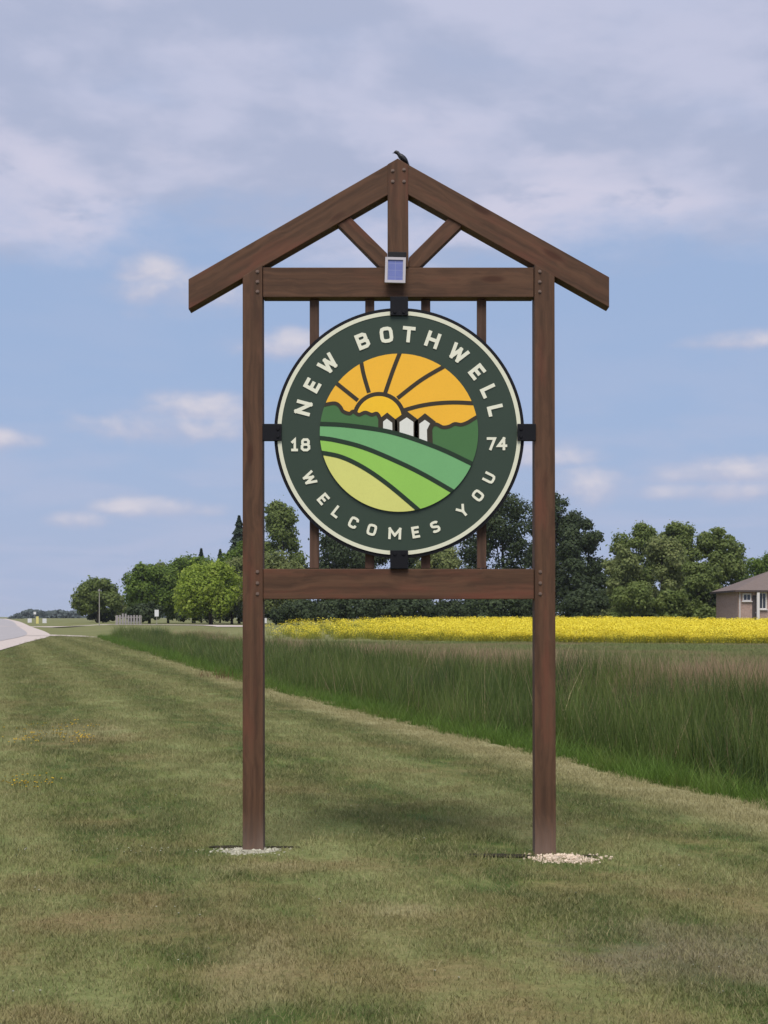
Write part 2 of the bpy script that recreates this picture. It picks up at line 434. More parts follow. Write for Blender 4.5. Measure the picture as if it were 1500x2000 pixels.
def reed_col(g):
    c = g.mix(g.attr('rnd'), (.030, .058, .012), (.112, .172, .038))
    c = g.mix(g.ss(g.noise(g.geo(), .55, 5, .62), .46, .64, 0, .8), c, (.135, .185, .040))
    c = g.mix(g.ss(g.noise(g.vmath('ADD', g.geo(), (5, 3, 0)), .4, 4, .6), .52, .66, 0, .85), c, (.034, .066, .024))
    c = g.mix(g.ss(g.attr('tip'), .6, 1.0, 0, .22), c, (.200, .210, .075))
    return g.mix(g.ss(g.attr('rnd'), .94, .97, 0, .8), c, (.30, .235, .13))
M_reed = leafy('reed_blade', reed_col, .3)
reed_t = [pack('reed_clump', blade_mesh('r', 44, .26, .8, 1.45, .014, .30, seed=60+i, seg=3), M_reed) for i in range(5)]
p = split(lambda a, b, d: zone(a, b, 1.75, 6.4, d, jag=1.1), [(8, 24, 13), (24, 50, 7), (50, 118, 3.2)])
u_ = p[:, 0]-xe(p[:, 1])
s = RNG.uniform(.68, 1.16, len(p))*np.interp(u_, [1.2, 2.6, 5, 7], [.55, 1.0, 1.02, .8])*(1+.22*np.array([mnoise.noise((q[0]*.7, q[1]*.5, 8)) for q in p]))
s3 = np.stack([s*np.where(p[:, 1] > 45, 1.7, 1.1)]*2 + [s], -1)
scatter('ditch_reeds', p, reed_t, 'dense dark green reeds filling the roadside ditch', 'reeds', scale=s3)

def seed_col(g):
    c = g.mix(g.attr('rnd'), (.10, .12, .04), (.18, .18, .075))
    return g.mix(g.ss(g.attr('tip'), .55, .85, 0, .8), c, (.40, .275, .175))
M_seed = leafy('seed_grass_blade', seed_col, .3)
seed_t = [pack('seed_clump', blade_mesh('s', 34, .3, .5, 1.0, .013, .4, seed=80+i, seg=3), M_seed) for i in range(4)]
p = split(lambda a, b, d: zone(a, b, 5.4, 11.5, d, jag=1.2), [(9, 30, 9), (30, 60, 4), (60, 122, 1.6)])
dens = np.array([mnoise.noise((q[0]*.16, q[1]*.16, 1.7)) for q in p]); p = p[dens > -.3]
xr = RNG.uniform(3.0, 9.0, 900); yr = RNG.uniform(20.5, 27, 900); kk = np.array([mnoise.noise((a*.4, c*.25, 6)) for a, c in zip(xr, yr)]) > -.1+np.interp(xr, [3, 4.5, 9], [.5, 0, -.1])
p = np.concatenate([p, np.stack([xr, yr, height(xr, yr)], -1)[kk]])
s3 = np.stack([np.where(p[:, 1] > 40, 1.6, 1.1)*RNG.uniform(.8, 1.2, len(p))]*2 + [RNG.uniform(.7, 1.05, len(p))*np.where((p[:, 0] > 3) & (p[:, 1] < 28) & (p[:, 1] > 20), 1.12, 1.0)], -1)
scatter('seeding_grass', p, seed_t, 'tan seeding grass along the far ditch bank', 'wild grass', scale=s3)

# green margin between ditch and crop
M_marg = leafy('margin_blade', vary((.180, .215, .075), .35, .08, (.260, .225, .110), (.42, .6)), .3)
marg_t = [pack('margin_clump', blade_mesh('m', 40, .55, .25, .62, .03, .6, seed=100+i, seg=2), M_marg) for i in range(4)]
n = 15000; y = 16 + (112-16)*np.sqrt(RNG.uniform(0, 1, n)); x = RNG.uniform(-.16, .36, n)*y+RNG.uniform(-2, 3, n)
def crop_front(x): return np.interp(x, [-12, 5, 40], [120, 112, 104])
k = (x-xe(y) > 6.3) & (y < crop_front(x)-.5); x, y = x[k], y[k]
tall = np.interp(y, [16, 40, 75, 104], [1.1, .85, .5, .42])*RNG.uniform(.8, 1.2, len(x))
s3 = np.stack([RNG.uniform(.8, 1.3, len(x))]*2+[tall], -1)
scatter('margin_grass', np.stack([x, y, height(x, y)-.03], -1), marg_t, 'blue green rough grass between ditch and yellow crop', 'field grass', scale=s3)

def canola_mesh(seed):
    r = np.random.default_rng(seed)
    V, Fc, rn, tt = blade_mesh('c', 30, .5, .55, .95, .035, .25, seed=seed, seg=2)
    tt = [t*.5 for t in tt]
    for i in range(95):
        a = r.uniform(0, 6.283); d = .55*math.sqrt(r.uniform()); z = r.uniform(.80, 1.08) if r.uniform() < .62 else r.uniform(.3, .8)
        s = r.uniform(.018, .042); c = np.array((d*math.cos(a), d*math.sin(a), z))
        t1 = np.array((math.cos(a*3), math.sin(a*3), r.uniform(-.5, .5)))*s; t2 = np.array((-math.sin(a*3), math.cos(a*3), r.uniform(-.6, .6)))*s
        ii = len(V); V += [tuple(c-t1-t2), tuple(c+t1-t2), tuple(c+t1+t2), tuple(c-t1+t2)]; rn += [r.uniform()]*4; tt += [1.0]*4
        Fc.append((ii, ii+1, ii+2, ii+3))
    return V, Fc, rn, tt
def can_col(g):
    st = g.mix(g.attr('rnd'), (.20, .23, .035), (.33, .33, .05))
    x, y, z = g.xyz(g.geo())
    yl = g.mix(g.attr('rnd'), (.66, .54, .030), (.84, .74, .075))
    return g.mix(g.ss(g.attr('tip'), .7, .9), st, yl)
M_can = leafy('canola', can_col, .3)
can_t = [pack('canola_clump', canola_mesh(130+i), M_can) for i in range(4)]
n = 26000; y = RNG.uniform(100, 147, n); x = RNG.uniform(-16, 62, n)
k = (y > crop_front(x)+np.array([2.2*mnoise.noise((a*.35, 2.0, 0))+.8*mnoise.noise((a*1.3, 7.0, 0)) for a in x])) & (x > -10.5)
thin = np.interp(x, [-11, 0, 15], [.03, .2, 1.0]); k &= RNG.uniform(0, 1, n) < thin
k &= np.array([mnoise.noise((a*.05, c*.3, 5)) for a, c in zip(x, y)]) > np.interp(x, [-11, 2, 10], [.0, -.25, -1.0])
k &= ~((x > 31) & (y > 142))
x, y = x[k], y[k]
scatter('canola_crop', np.stack([x, y, height(x, y)-.05], -1), can_t, 'bright yellow flowering canola crop in front of the trees', 'canola field', scale=RNG.uniform(.78, 1.15, len(x))*np.interp(y-crop_front(x), [-2, 5], [.72, 1.0]))

# flowers in the lawn
def flower_t(nm, col, n, h, s, seed):
    r = np.random.default_rng(seed); V = []; Fc = []; rn = []; tt = []
    for i in range(n):
        a = r.uniform(0, 6.283); d = .1*math.sqrt(r.uniform()); cx, cy = d*math.cos(a), d*math.sin(a); z = h*r.uniform(.6, 1.1)
        ii = len(V); V += [(cx-.002, cy, 0), (cx+.002, cy, 0), (cx+.002, cy, z), (cx-.002, cy, z)]; rn += [.5]*4; tt += [0]*4; Fc.append((ii, ii+1, ii+2, ii+3))
        for t in (0, 1.05, 2.1):
            ii = len(V); ux, uy = math.cos(t)*s, math.sin(t)*s
            V += [(cx-ux, cy-uy, z), (cx-uy*.3, cy+ux*.3, z+s*.5), (cx+ux, cy+uy, z), (cx+uy*.3, cy-ux*.3, z-s*.3)]; rn += [r.uniform()]*4; tt += [1]*4; Fc.append((ii, ii+1, ii+2, ii+3))
    mm = leafy(nm, lambda g: g.mix(g.ss(g.attr('tip'), .4, .6), (.07, .09, .03), col), .2)
    return pack(nm, (V, Fc, rn, tt), mm)
p = np.concatenate([np.stack([RNG.normal(cx, sx, n), RNG.normal(cy, sy, n), np.zeros(n)], -1) for cx, cy, sx, sy, n in ((-4.05, 16.8, .45, .5, 34), (-3.25, 12.3, .22, .35, 14), (-4.6, 18.5, .4, .6, 12))])
scatter('yellow_wildflowers', p, [flower_t('yellow_flower', (.62, .42, .03), 4, .09, .011, 3)], 'yellow wildflowers in the mown grass at left', 'wildflowers')
n = 60; y = RNG.uniform(5.5, 12, n); x = RNG.uniform(-.3, .3, n)*y
extra = np.stack([RNG.normal(-1.95, .35, 18), RNG.normal(8.95, .12, 18), np.zeros(18)], -1)
p = np.concatenate([np.stack([x, y, height(x, y)], -1), extra])
scatter('white_clover', p, [flower_t('clover_flower', (.42, .42, .34), 2, .034, .0055, 5)], 'small white clover heads dotted through the lawn', 'clover')
# dead stalks standing above the reeds
M_dead = leafy('dead_stalk', vary((.30, .235, .135), .35), .15)
dead_t = [pack('stalk_group', blade_mesh('k', 5, .22, 1.0, 1.62, .013, .35, seed=190+i, seg=3), M_dead) for i in range(3)]
p = split(lambda a, b, d: zone(a, b, 2.2, 6.8, d, jag=.6), [(9, 24, 1.5), (24, 50, 1.0), (50, 100, .4)])
scatter('dead_stalks', p, dead_t, 'dry tan stalks sticking out of the ditch reeds', 'dry stalks', scale=RNG.uniform(.75, 1.08, len(p)), lean=.10)
M_dock = leafy('dock_leaf', vary((.105, .045, .025), .4), .25)
dk = [pack('dock_clump', blade_mesh('d', 30, .3, .15, .42, .018, .6, seed=150), M_dock)]
p = []
for px, py, n in ((425, 1298, 7),):
    x0, y0 = P(px, py+26, -.1)
    x0 += .9
    for i in range(n): p.append((x0+random.gauss(0, .8), y0+random.gauss(0, .9), 0))
p = np.array(p); p[:, 2] = height(p[:, 0], p[:, 1])-.02
scatter('dock_weeds', p, dk, 'rusty red dock weeds at the ditch edge', 'weeds')

# ------------------------------------------------------------------ timber materials
def timber(name, lo, hi, red):
    m, g, b = mat(name, .72, .25)
    v = g.vmath('ADD', g.obj(), g.vec(g.mul(g.rnd(), 37.0), g.mul(g.rnd(), 11.0), g.mul(g.rnd(), 5.0)))
    x, y, z = g.xyz(v)
    wv = g.noise(g.vec(g.mul(x, .6), y, z), 3.5, 3, .5)
    gr = g.noise(g.vec(g.mul(x, .8), g.add(g.mul(y, 26), g.mul(wv, 3.5)), g.add(g.mul(z, 26), g.mul(wv, 3.0))), 1.0, 6, .62)
    br = g.noise(g.vec(g.mul(x, .8), g.mul(y, 4), g.mul(z, 4)), 1.6, 4, .6)
    c = g.mix(g.ss(gr, .28, .72), lo, hi)
    c = g.mix(g.ss(br, .48, .72, 0, .7), c, red)
    vo = g.n('ShaderNodeTexVoronoi'); g.put(vo.inputs['Vector'], g.vec(g.mul(x, 2.1), g.mul(y, 7), g.mul(z, 7))); vo.inputs['Scale'].default_value = 1.0
    kn = g.ss(vo.outputs['Distance'], .22, .08)
    c = g.mix(g.mul(kn, .7), c, (lo[0]*.75, lo[1]*.45, lo[2]*.4))
    wz = g.xyz(g.geo())[2]
    c = g.mix(g.mul(g.ss(wz, .32, -.02, 0, .55), g.ss(br, .2, .6, .3, 1)), c, (.22, .17, .145))
    g.put(b.inputs['Base Color'], c)
    bump(g, b, gr, .35, .004)
    return m
M_wood = timber('stained_timber', (.058, .030, .018), (.118, .059, .034), (.145, .050, .031))
M_slat = timber('stained_slat', (.058, .032, .022), (.112, .062, .042), (.125, .05, .036))
M_black = plain('black_steel', (.006, .006, .009), .6, .2)
M_bolt = plain('bolt_steel', (.17, .115, .092), .5, .4, metal=.2)

# ------------------------------------------------------------------ the welcome sign
SY = 9.0                                    # front plane of the timbers
sx = lambda px: (px-750)*SY/F
sz = lambda py: CH+(HZ-py)*SY/F
sign = thing('welcome_sign', 'tall brown timber gabled town sign with round green emblem panel', 'welcome sign', (sx(780), SY, 0))
BX = sx(780)
def S(px, py, dy=0.0): return Vector((sx(px)-BX, dy, sz(py)))

def prism(name, poly, dy, th, m, parent, axis, bev=.004):
    """timber with an outline in the sign's plane; local x runs along the grain"""
    pts = [Vector((a, 0, c)) for a, c in poly]
    c = sum(pts, Vector())/len(pts); ang = math.atan2(axis[1], axis[0])
    Rm = Matrix.Rotation(ang, 4, 'Y')          # inverse of the object's rotation
    bm = bmesh.new()
    fr = [bm.verts.new(Rm @ (p-c)) for p in pts]
    f = bm.faces.new(fr)
    ex = bmesh.ops.extrude_face_region(bm, geom=[f])
    bmesh.ops.translate(bm, verts=[v for v in ex['geom'] if isinstance(v, bmesh.types.BMVert)], vec=(0, th, 0))
    bmesh.ops.recalc_face_normals(bm, faces=bm.faces[:])
    if bev: bmesh.ops.bevel(bm, geom=bm.edges[:], offset=bev, segments=2, profile=.6, affect='EDGES')
    o = link(name, bm_mesh(name, bm), m, parent); o.location = (c.x, dy, c.z); o.rotation_euler = (0, -ang, 0)
    return o
def pp(*pix): return [(S(a, b).x, S(a, b).z) for a, b in pix]
def bolt(parent, px, py, dy):
    bm = bmesh.new(); cyl_bm(bm, (0, .0, 0), (0, -.005, 0), .0125, .011, 10); cyl_bm(bm, (0, -.0045, 0), (0, -.009, 0), .007, .0065, 6)
    o = link('bolt', bm_mesh('bolt', bm), M_bolt, parent)
    w_ = S(px, py, dy); o.matrix_local = parent.matrix_basis.inverted() @ Matrix.Translation(w_)
    return o
TH = .128
gl = lambda px: float(height(sx(px), SY))
zb = lambda px: HZ-(gl(px)-.25-CH)*F/SY
post_l = prism('post', pp((474, zb(493)), (514.5, zb(493)), (512.5, 517), (474, 540)), -.006, TH+.012, M_wood, sign, (0, 1))
post_r = prism('post', pp((1044.5, zb(1064)), (1086, zb(1064)), (1083, 540), (1043.5, 516)), -.006, TH+.012, M_wood, sign, (0, 1))
king = prism('king_post', pp((757, 522), (798, 522), (797, 322), (777, 309.5), (757, 321)), -.005, TH+.01, M_wood, sign, (0, 1))
raf_l = prism('rafter', pp((368, 545), (777, 310), (777, 369), (368, 604)), 0, TH, M_wood, sign, (407, 235))
raf_r = prism('rafter', pp((777.3, 310), (1190, 541), (1190, 600), (777.3, 369)), 0, TH, M_wood, sign, (413, -231))
tie = prism('tie_beam', pp((513.5, 522), (1042.5, 522), (1042.5, 580), (513.5, 580)), .003, TH-.006, M_wood, sign, (1, 0))
low = prism('bottom_beam', pp((514, 1111), (1043, 1111), (1043, 1170), (514, 1170)), .003, TH-.006, M_wood, sign, (1, 0))
prism('brace', pp((659, 437), (684, 422.5), (756.5, 494), (756.5, 521), (742, 521)), .012, TH-.03, M_wood, sign, (80, -82))
prism('brace', pp((877, 424), (904, 439), (820, 521), (798.5, 521), (798.5, 502)), .012, TH-.03, M_wood, sign, (80, 82))
for px in (613, 722, 832, 942):
    prism('slat', pp((px-9, 581.5), (px+9, 581.5), (px+9, 1109.5), (px-9, 1109.5)), .05, .05, M_slat, sign, (0, 1), .003)
for py in (1117, 1139, 1160): bolt(post_l, 503, py, -.006); bolt(post_r, 1055, py, -.006)
for px, py in ((767, 334), (789, 332), (767, 355), (789, 355)): bolt(king, px, py, -.005)
for py in (531, 551, 570): bolt(post_l, 503, py, -.006); bolt(post_r, 1054, py, -.006)

# round panel
CU = .36                                    # one drawing unit of the emblem in photo pixels
def E(cx, cy): return (sx(510+cx*CU)-BX, sz(580+cy*CU))
U = CU*SY/F
C0 = E(749, 739)
DY = .0                                     # front of the disc base
def disc(name, r, dy, th, m, parent, r_in=0.0, seg=128, bev=0.0):
    bm = bmesh.new()
    a = [2*math.pi*k/seg for k in range(seg)]
    of = [bm.verts.new((math.cos(t)*r, dy, math.sin(t)*r)) for t in a]; ob = [bm.verts.new((math.cos(t)*r, dy+th, math.sin(t)*r)) for t in a]
    if r_in:
        nf = [bm.verts.new((math.cos(t)*r_in, dy, math.sin(t)*r_in)) for t in a]; nb = [bm.verts.new((math.cos(t)*r_in, dy+th, math.sin(t)*r_in)) for t in a]
    for k in range(seg):
        j = (k+1) % seg
        bm.faces.new((of[k], of[j], ob[j], ob[k]))
        if r_in:
            bm.faces.new((nf[k], nb[k], nb[j], nf[j])); bm.faces.new((of[k], nf[k], nf[j], of[j])); bm.faces.new((ob[k], ob[j], nb[j], nb[k]))
    if not r_in: bm.faces.new(of); bm.faces.new(ob[::-1])
    return link(name, bm_mesh(name, bm), m, parent)
def paint(name, col, rough=.42):
    m, g, b = mat(name, rough, .35)
    f = g.noise(g.obj(), 2.5, 5, .6); f2 = g.noise(g.obj(), 60, 3, .6)
    c = g.mix(f, tuple(k*.92 for k in col), tuple(k*1.08 for k in col)); c = g.mix(g.ss(f2, .4, .8, 0, .12), c, tuple(k*.7 for k in col))
    g.put(b.inputs['Base Color'], c); return m
M_dg = paint('dark_green_vinyl', (.034, .053, .037)); M_cream = paint('cream_vinyl', (.70, .69, .54)); M_letter = paint('letter_cream', (.76, .75, .61))
M_or = paint('orange_vinyl', (.88, .47, .036)); M_ye = paint('sun_vinyl', (.90, .53, .025)); M_line = paint('outline_vinyl', (.040, .031, .018))
M_lined = paint('outline_green_vinyl', (.016, .034, .016))
M_hill = paint('hill_vinyl', (.065, .165, .055)); M_teal = paint('teal_field_vinyl', (.165, .40, .165)); M_lg = paint('light_field_vinyl', (.285, .54, .095))
M_yg = paint('yellow_field_vinyl', (.64, .64, .19)); M_wh = paint('white_vinyl', (.72, .72, .67))

panel = disc('sign_disc', 652*U, .0, .03, M_dg, sign); panel.location = (C0[0], -.004, C0[1])
disc('rim', 679*U, .004, .03, M_black, panel)
disc('border_ring', 661*U, -.003, .006, M_cream, panel, 640*U)
def ci(cx, cy): e = E(cx, cy); return (e[0]-C0[0], e[1]-C0[1])
RC = 429*U
CC = ci(748, 737)
def clip_circle(poly, r):
    n = 160; out = [Vector(p) for p in poly]
    for k in range(n):
        t = 2*math.pi*k/n; nv = Vector((math.cos(t), math.sin(t))); lim = r*math.cos(math.pi/n) + nv.dot(Vector(CC))
        new = []
        for i in range(len(out)):
            a, b2 = out[i-1], out[i]; da, db = nv.dot(a)-lim, nv.dot(b2)-lim
            if (da <= 0) != (db <= 0): new.append(a+(b2-a)*(da/(da-db)))
            if db <= 0: new.append(b2)
        out = new
        if not out: return []
    res = []
    for p in out:
        if not res or (p-res[-1]).length > 1e-5: res.append(p)
    return res
def flat(name, poly, layer, m, clip=True, th=.0016):
    """thin cut vinyl piece lying on the disc"""
    pl = clip_circle(poly, RC) if clip else [Vector(p) for p in poly]
    bm = bmesh.new(); y = -.0012*layer
    tri = tessellate_polygon([[Vector((p.x, p.y, 0)) for p in pl]])
    v = [bm.verts.new((p.x, y, p.y)) for p in pl]; v2 = [bm.verts.new((p.x, y+th, p.y)) for p in pl]
    for t in tri:
        try: bm.faces.new([v[i] for i in t])
        except ValueError: pass
    for i in range(len(pl)):
        try: bm.faces.new((v[i-1], v[i], v2[i], v2[i-1]))
        except ValueError: pass
    return link(name, bm_mesh(name, bm), m, panel)
def smooth(pts, k=8):
    pts = [np.array(p, float) for p in pts]; out = []
    for i in range(len(pts)-1):
        p0 = pts[max(i-1, 0)]; p1 = pts[i]; p2 = pts[i+1]; p3 = pts[min(i+2, len(pts)-1)]
        for t in np.arange(k)/k: out.append(tuple(.5*((2*p1)+(-p0+p2)*t+(2*p0-5*p1+4*p2-p3)*t*t+(-p0+3*p1-3*p2+p3)*t**3)))
    out.append(tuple(pts[-1])); return out
def stroke(name, pts, wd, layer, m):
    """outline strip, one quad per step, cut off at the picture's edge"""
    p = [np.array(ci(*q)) for q in pts]; wv = wd*U/2; Lf, Rt = [], []
    for i in range(len(p)):
        t = p[min(i+1, len(p)-1)]-p[max(i-1, 0)]; t = t/np.linalg.norm(t); n_ = np.array((-t[1], t[0]))*wv
        Lf.append(p[i]+n_); Rt.append(p[i]-n_)
    bm = bmesh.new(); y = -.0012*layer
    for i in range(len(p)-1):
        q = clip_circle([Lf[i], Lf[i+1], Rt[i+1], Rt[i]], RC)
        if len(q) > 2:
            try: bm.faces.new([bm.verts.new((a.x, y, a.y)) for a in q])
            except ValueError: pass
    bmesh.ops.remove_doubles(bm, verts=bm.verts[:], dist=1e-5)
    return link(name, bm_mesh(name, bm), m, panel)
def circ(cx, cy, r, n=72): return [ci(cx+math.cos(2*math.pi*k/n)*r, cy+math.sin(2*math.pi*k/n)*r) for k in range(n)]
flat('sunrise_sky', circ(748, 737, 429), 1, M_or)
for a in ([(541, 340), (556, 420), (585, 520)], [(756, 295), (715, 400), (672, 525)], [(1010, 368), (870, 450), (740, 550)],
          [(1185, 580), (1060, 573), (950, 578), (860, 592), (775, 615)], [(400, 462), (460, 510), (525, 562)]):
    stroke('sun_ray_line', smooth(a), 22, 2, M_line)
flat('sun_outline', circ(640, 662, 146), 3, M_line); flat('sun', circ(640, 662, 123), 4, M_ye)
Lh = smooth([(300, 592), (345, 586), (400, 578), (428, 596), (445, 622), (480, 634), (500, 622), (530, 640), (565, 628), (600, 640), (628, 634), (645, 662), (652, 690)], 5)
flat('tree_line', [ci(*q) for q in Lh+[(660, 760), (300, 760)]], 5, M_hill)
stroke('tree_outline', Lh, 20, 6, M_line)
Rh = smooth([(920, 700), (950, 692), (985, 708), (1020, 704), (1050, 690), (1085, 694), (1120, 682), (1150, 664), (1190, 640)], 5)
flat('tree_line', [ci(*q) for q in Rh+[(1200, 940), (1100, 900), (930, 830), (905, 760)]], 5, M_hill)
stroke('tree_outline', Rh, 20, 6, M_line)
for hs in ([(655, 745), (655, 672), (682, 648), (718, 678), (722, 765)], [(745, 770), (745, 672), (790, 640), (832, 672), (832, 800)],
           [(852, 800), (852, 682), (888, 652), (928, 684), (908, 720), (912, 830)]):
    cxm = sum(q[0] for q in hs)/len(hs); 
    stroke('elevator_outline', hs, 40, 7, M_line)
for hs in ([(662, 745), (662, 678), (682, 662), (711, 684), (713, 765)], [(751, 770), (751, 680), (790, 655), (826, 680), (826, 800)],
           [(858, 800), (858, 690), (888, 668), (916, 688), (899, 722), (902, 830)]):
    flat('grain_elevator', [ci(*q) for q in hs], 8, M_wh)
K1 = smooth([(300, 690), (450, 697), (640, 722), (760, 750), (880, 790), (1010, 842), (1180, 925)])
K2 = smooth([(295, 765), (400, 778), (560, 820), (750, 900), (900, 975), (1080, 1080)])
K3 = smooth([(300, 843), (430, 868), (560, 930), (700, 1028), (880, 1180)])
flat('far_field', [ci(*q) for q in K1+[(1200, 1250), (300, 1250)]], 9, M_teal)
flat('middle_field', [ci(*q) for q in K2+[(1100, 1250), (300, 1250)]], 10, M_lg)
flat('near_field', [ci(*q) for q in K3+[(880, 1250), (300, 1250)]], 11, M_yg)
for kk, wd, lay in ((K1, 24, 10), (K2, 24, 11), (K3, 24, 12)): stroke('field_line', kk, wd, lay, M_lined)

GLY = {
 'N': (.86, [[(0, 0), (0, 1)], [(0, 1), (1, 0)], [(1, 0), (1, 1)]]), 'E': (.66, [[(1, 1), (0, 1), (0, 0), (1, 0)], [(0, .5), (.85, .5)]]),
 'W': (1.14, [[(0, 1), (.25, 0)], [(.25, 0), (.5, .9)], [(.5, .9), (.75, 0)], [(.75, 0), (1, 1)]]),
 'B': (.78, [[(0, 0), (0, 1)], [(.02, 1), (.72, 1), (.95, .9), (.95, .62), (.74, .5), (.05, .5)], [(.02, 0), (.76, 0), (1, .12), (1, .38), (.74, .5)]]),
 'O': (.82, [[(.3, 0), (.08, .07), (0, .25), (0, .75), (.08, .93), (.3, 1), (.7, 1), (.92, .93), (1, .75), (1, .25), (.92, .07), (.7, 0), (.3, 0)]]),
 'T': (.80, [[(0, 1), (1, 1)], [(.5, 1), (.5, 0)]]), 'H': (.84, [[(0, 0), (0, 1)], [(1, 0), (1, 1)], [(0, .5), (1, .5)]]), 'L': (.64, [[(0, 1), (0, 0), (1, 0)]]),
 'C': (.80, [[(1, .72), (.92, .93), (.7, 1), (.3, 1), (.08, .93), (0, .75), (0, .25), (.08, .07), (.3, 0), (.7, 0), (.92, .07), (1, .28)]]),
 'M': (1.10, [[(0, 0), (0, 1)], [(0, 1), (.5, .3)], [(.5, .3), (1, 1)], [(1, 1), (1, 0)]]),
 'S': (.76, [[(1, .86), (.9, .96), (.7, 1), (.28, 1), (.07, .94), (0, .78), (.07, .61), (.28, .54), (.74, .46), (.94, .39), (1, .22), (.92, .06), (.7, 0), (.28, 0), (.1, .04), (0, .14)]]),
 'Y': (.84, [[(0, 1), (.5, .45)], [(.5, .45), (1, 1)], [(.5, .5), (.5, 0)]]), 'U': (.82, [[(0, 1), (0, .25), (.08, .07), (.3, 0), (.7, 0), (.92, .07), (1, .25), (1, 1)]]),
 '1': (.52, [[(0, .78), (.55, 1), (.55, 0)], [(0, 0), (1, 0)]]), '7': (.72, [[(0, 1), (1, 1), (.38, 0)]]), '4': (.78, [[(.74, 0), (.74, 1)], [(.74, 1), (0, .3), (1, .3)]]),
 '8': (.74, [[(.25, .53), (.07, .64), (.07, .86), (.25, 1), (.75, 1), (.93, .86), (.93, .64), (.75, .53), (.25, .53)], [(.25, 0), (0, .14), (0, .38), (.22, .53), (.78, .53), (1, .38), (1, .14), (.75, 0), (.25, 0)]])}
def letter(ch, ang, rad, hgt, wt, bottom=False, at=None):
    """raised block letter: each pen stroke a thin solid bar, stepped a hair so no two faces share a plane"""
    wr, strokes = GLY[ch]; wd, hh = hgt*wr-wt, hgt-wt
    bm = bmesh.new(); d0 = -.0042
    for k, st in enumerate(strokes):
        pts = [np.array(((a-.5)*wd, (c-.5)*hh)) for a, c in st]; closed = st[0] == st[-1]; n = len(pts)
        Lf, Rt = [], []
        for q in range(n):
            if closed: a, c = pts[(q-1) % (n-1)], pts[(q+1) % (n-1)]
            else: a, c = pts[max(q-1, 0)], pts[min(q+1, n-1)]
            p = pts[q]; u1 = p-a if np.linalg.norm(p-a) > 0 else c-p; u2 = c-p if np.linalg.norm(c-p) > 0 else p-a
            u1 = u1/np.linalg.norm(u1); u2 = u2/np.linalg.norm(u2); n1 = np.array((-u1[1], u1[0])); n2 = np.array((-u2[1], u2[0]))
            mt = n1+n2; mt = mt/np.linalg.norm(mt); ml = wt/2/max(.45, mt.dot(n1))
            ext = 0 if ch in 'SC' else wt/2
            if not closed and q == 0: p = p-u1*ext
            if not closed and q == n-1: p = p+u1*ext
            Lf.append(p+mt*ml); Rt.append(p-mt*ml)
        y = d0-k*.0003
        F4 = []
        for q in range(n):
            F4.append([bm.verts.new((v[0]*U, yy, v[1]*U)) for v, yy in ((Lf[q], y), (Rt[q], y), (Rt[q], -.0002), (Lf[q], -.0002))])
        for q in range(n-1):
            A, B = F4[q], F4[q+1]
            for e in range(4): bm.faces.new((A[e], A[(e+1) % 4], B[(e+1) % 4], B[e]))
        if not closed: bm.faces.new(F4[0]); bm.faces.new(F4[-1][::-1])
    ob = link('letter', bm_mesh('letter', bm), M_letter, panel); a = R(ang)
    if at: c = ci(*at); ob.location = (c[0], -.0004, c[1])
    elif bottom: ob.location = (math.sin(a)*rad*U, -.0004, -math.cos(a)*rad*U); ob.rotation_euler = (0, -a, 0)
    else: ob.location = (math.sin(a)*rad*U, -.0004, math.cos(a)*rad*U); ob.rotation_euler = (0, a, 0)
    return ob
for ch, a in zip('NEWBOTHWELL', (-75.3, -61.3, -45.7, -21.7, -7.4, 5.5, 19.8, 36.5, 51.8, 64.9, 76.7)): letter(ch, a, 537, 86, 19)
for ch, a in zip('WELCOMESYOU', (-63.1, -49, -38.3, -27, -15.8, -2.5, 9.4, 21, 39.2, 51.6, 63.5)): letter(ch, a, 545, 63, 13.5, True)
for ch, at in (('1', (182, 803)), ('8', (241, 803)), ('7', (1249, 797)), ('4', (1307, 797))): letter(ch, 0, 0, 70, 14, at=at)

# four black brackets
for c, s, bl in (((779.5, 599), (35, 37), ((771, 610), (788, 610))), ((779.5, 1093), (35, 36), ((771, 1082), (788, 1082))),
                 ((531.5, 845), (37, 33), ((543, 838), (543, 853))), ((1028, 845), (36, 33), ((1017, 838), (1017, 853)))):
    o = box('bracket', S(*c, -.004), (s[0]*SY/F, .036, s[1]*SY/F), M_black, sign, .003)
    for q in bl:
        bm = bmesh.new(); cyl_bm(bm, (0, 0, 0), (0, -.006, 0), .012, .010, 8)
        k = link('bolt', bm_mesh('bolt', bm), M_black, o); k.location = S(*q, -.022)-S(*c, -.004)

# solar panel
M_alu = plain('aluminium_frame', (.40, .375, .40), .4, .5, metal=.2)
m, g, b = mat('solar_cell', .25, .5)
x, y, z = g.xyz(g.obj())
ln = g.m('MAXIMUM', g.ss(g.m('ABSOLUTE', g.sub(g.m('FRACT', g.mul(x, 22.0)), .5)), .44, .5), g.ss(g.m('ABSOLUTE', g.sub(g.m('FRACT', g.mul(z, 22.0)), .5)), .45, .5))
n_ = g.noise(g.obj(), 14, 3, .6)
g.put(b.inputs['Base Color'], g.mix(g.mul(ln, .5), g.mix(n_, (.10, .125, .33), (.16, .19, .44)), (.3, .32, .45))); M_cell = m
sp = bpy.data.objects.new('solar_panel', None); COL.objects.link(sp); sp.parent = sign; sp.location = S(772, 531, -.040); sp.rotation_euler = (R(-6), R(1.5), 0)
pw, ph = 40*SY/F, 51*SY/F
bm = bmesh.new()
fw = .017
for c, s in (((0, 0, ph/2-fw/2), (pw, .018, fw)), ((0, 0, -ph/2+fw/2), (pw, .018, fw)), ((-pw/2+fw/2, 0, 0), (fw, .018, ph-2*fw)), ((pw/2-fw/2, 0, 0), (fw, .018, ph-2*fw))): box_bm(bm, c, s)
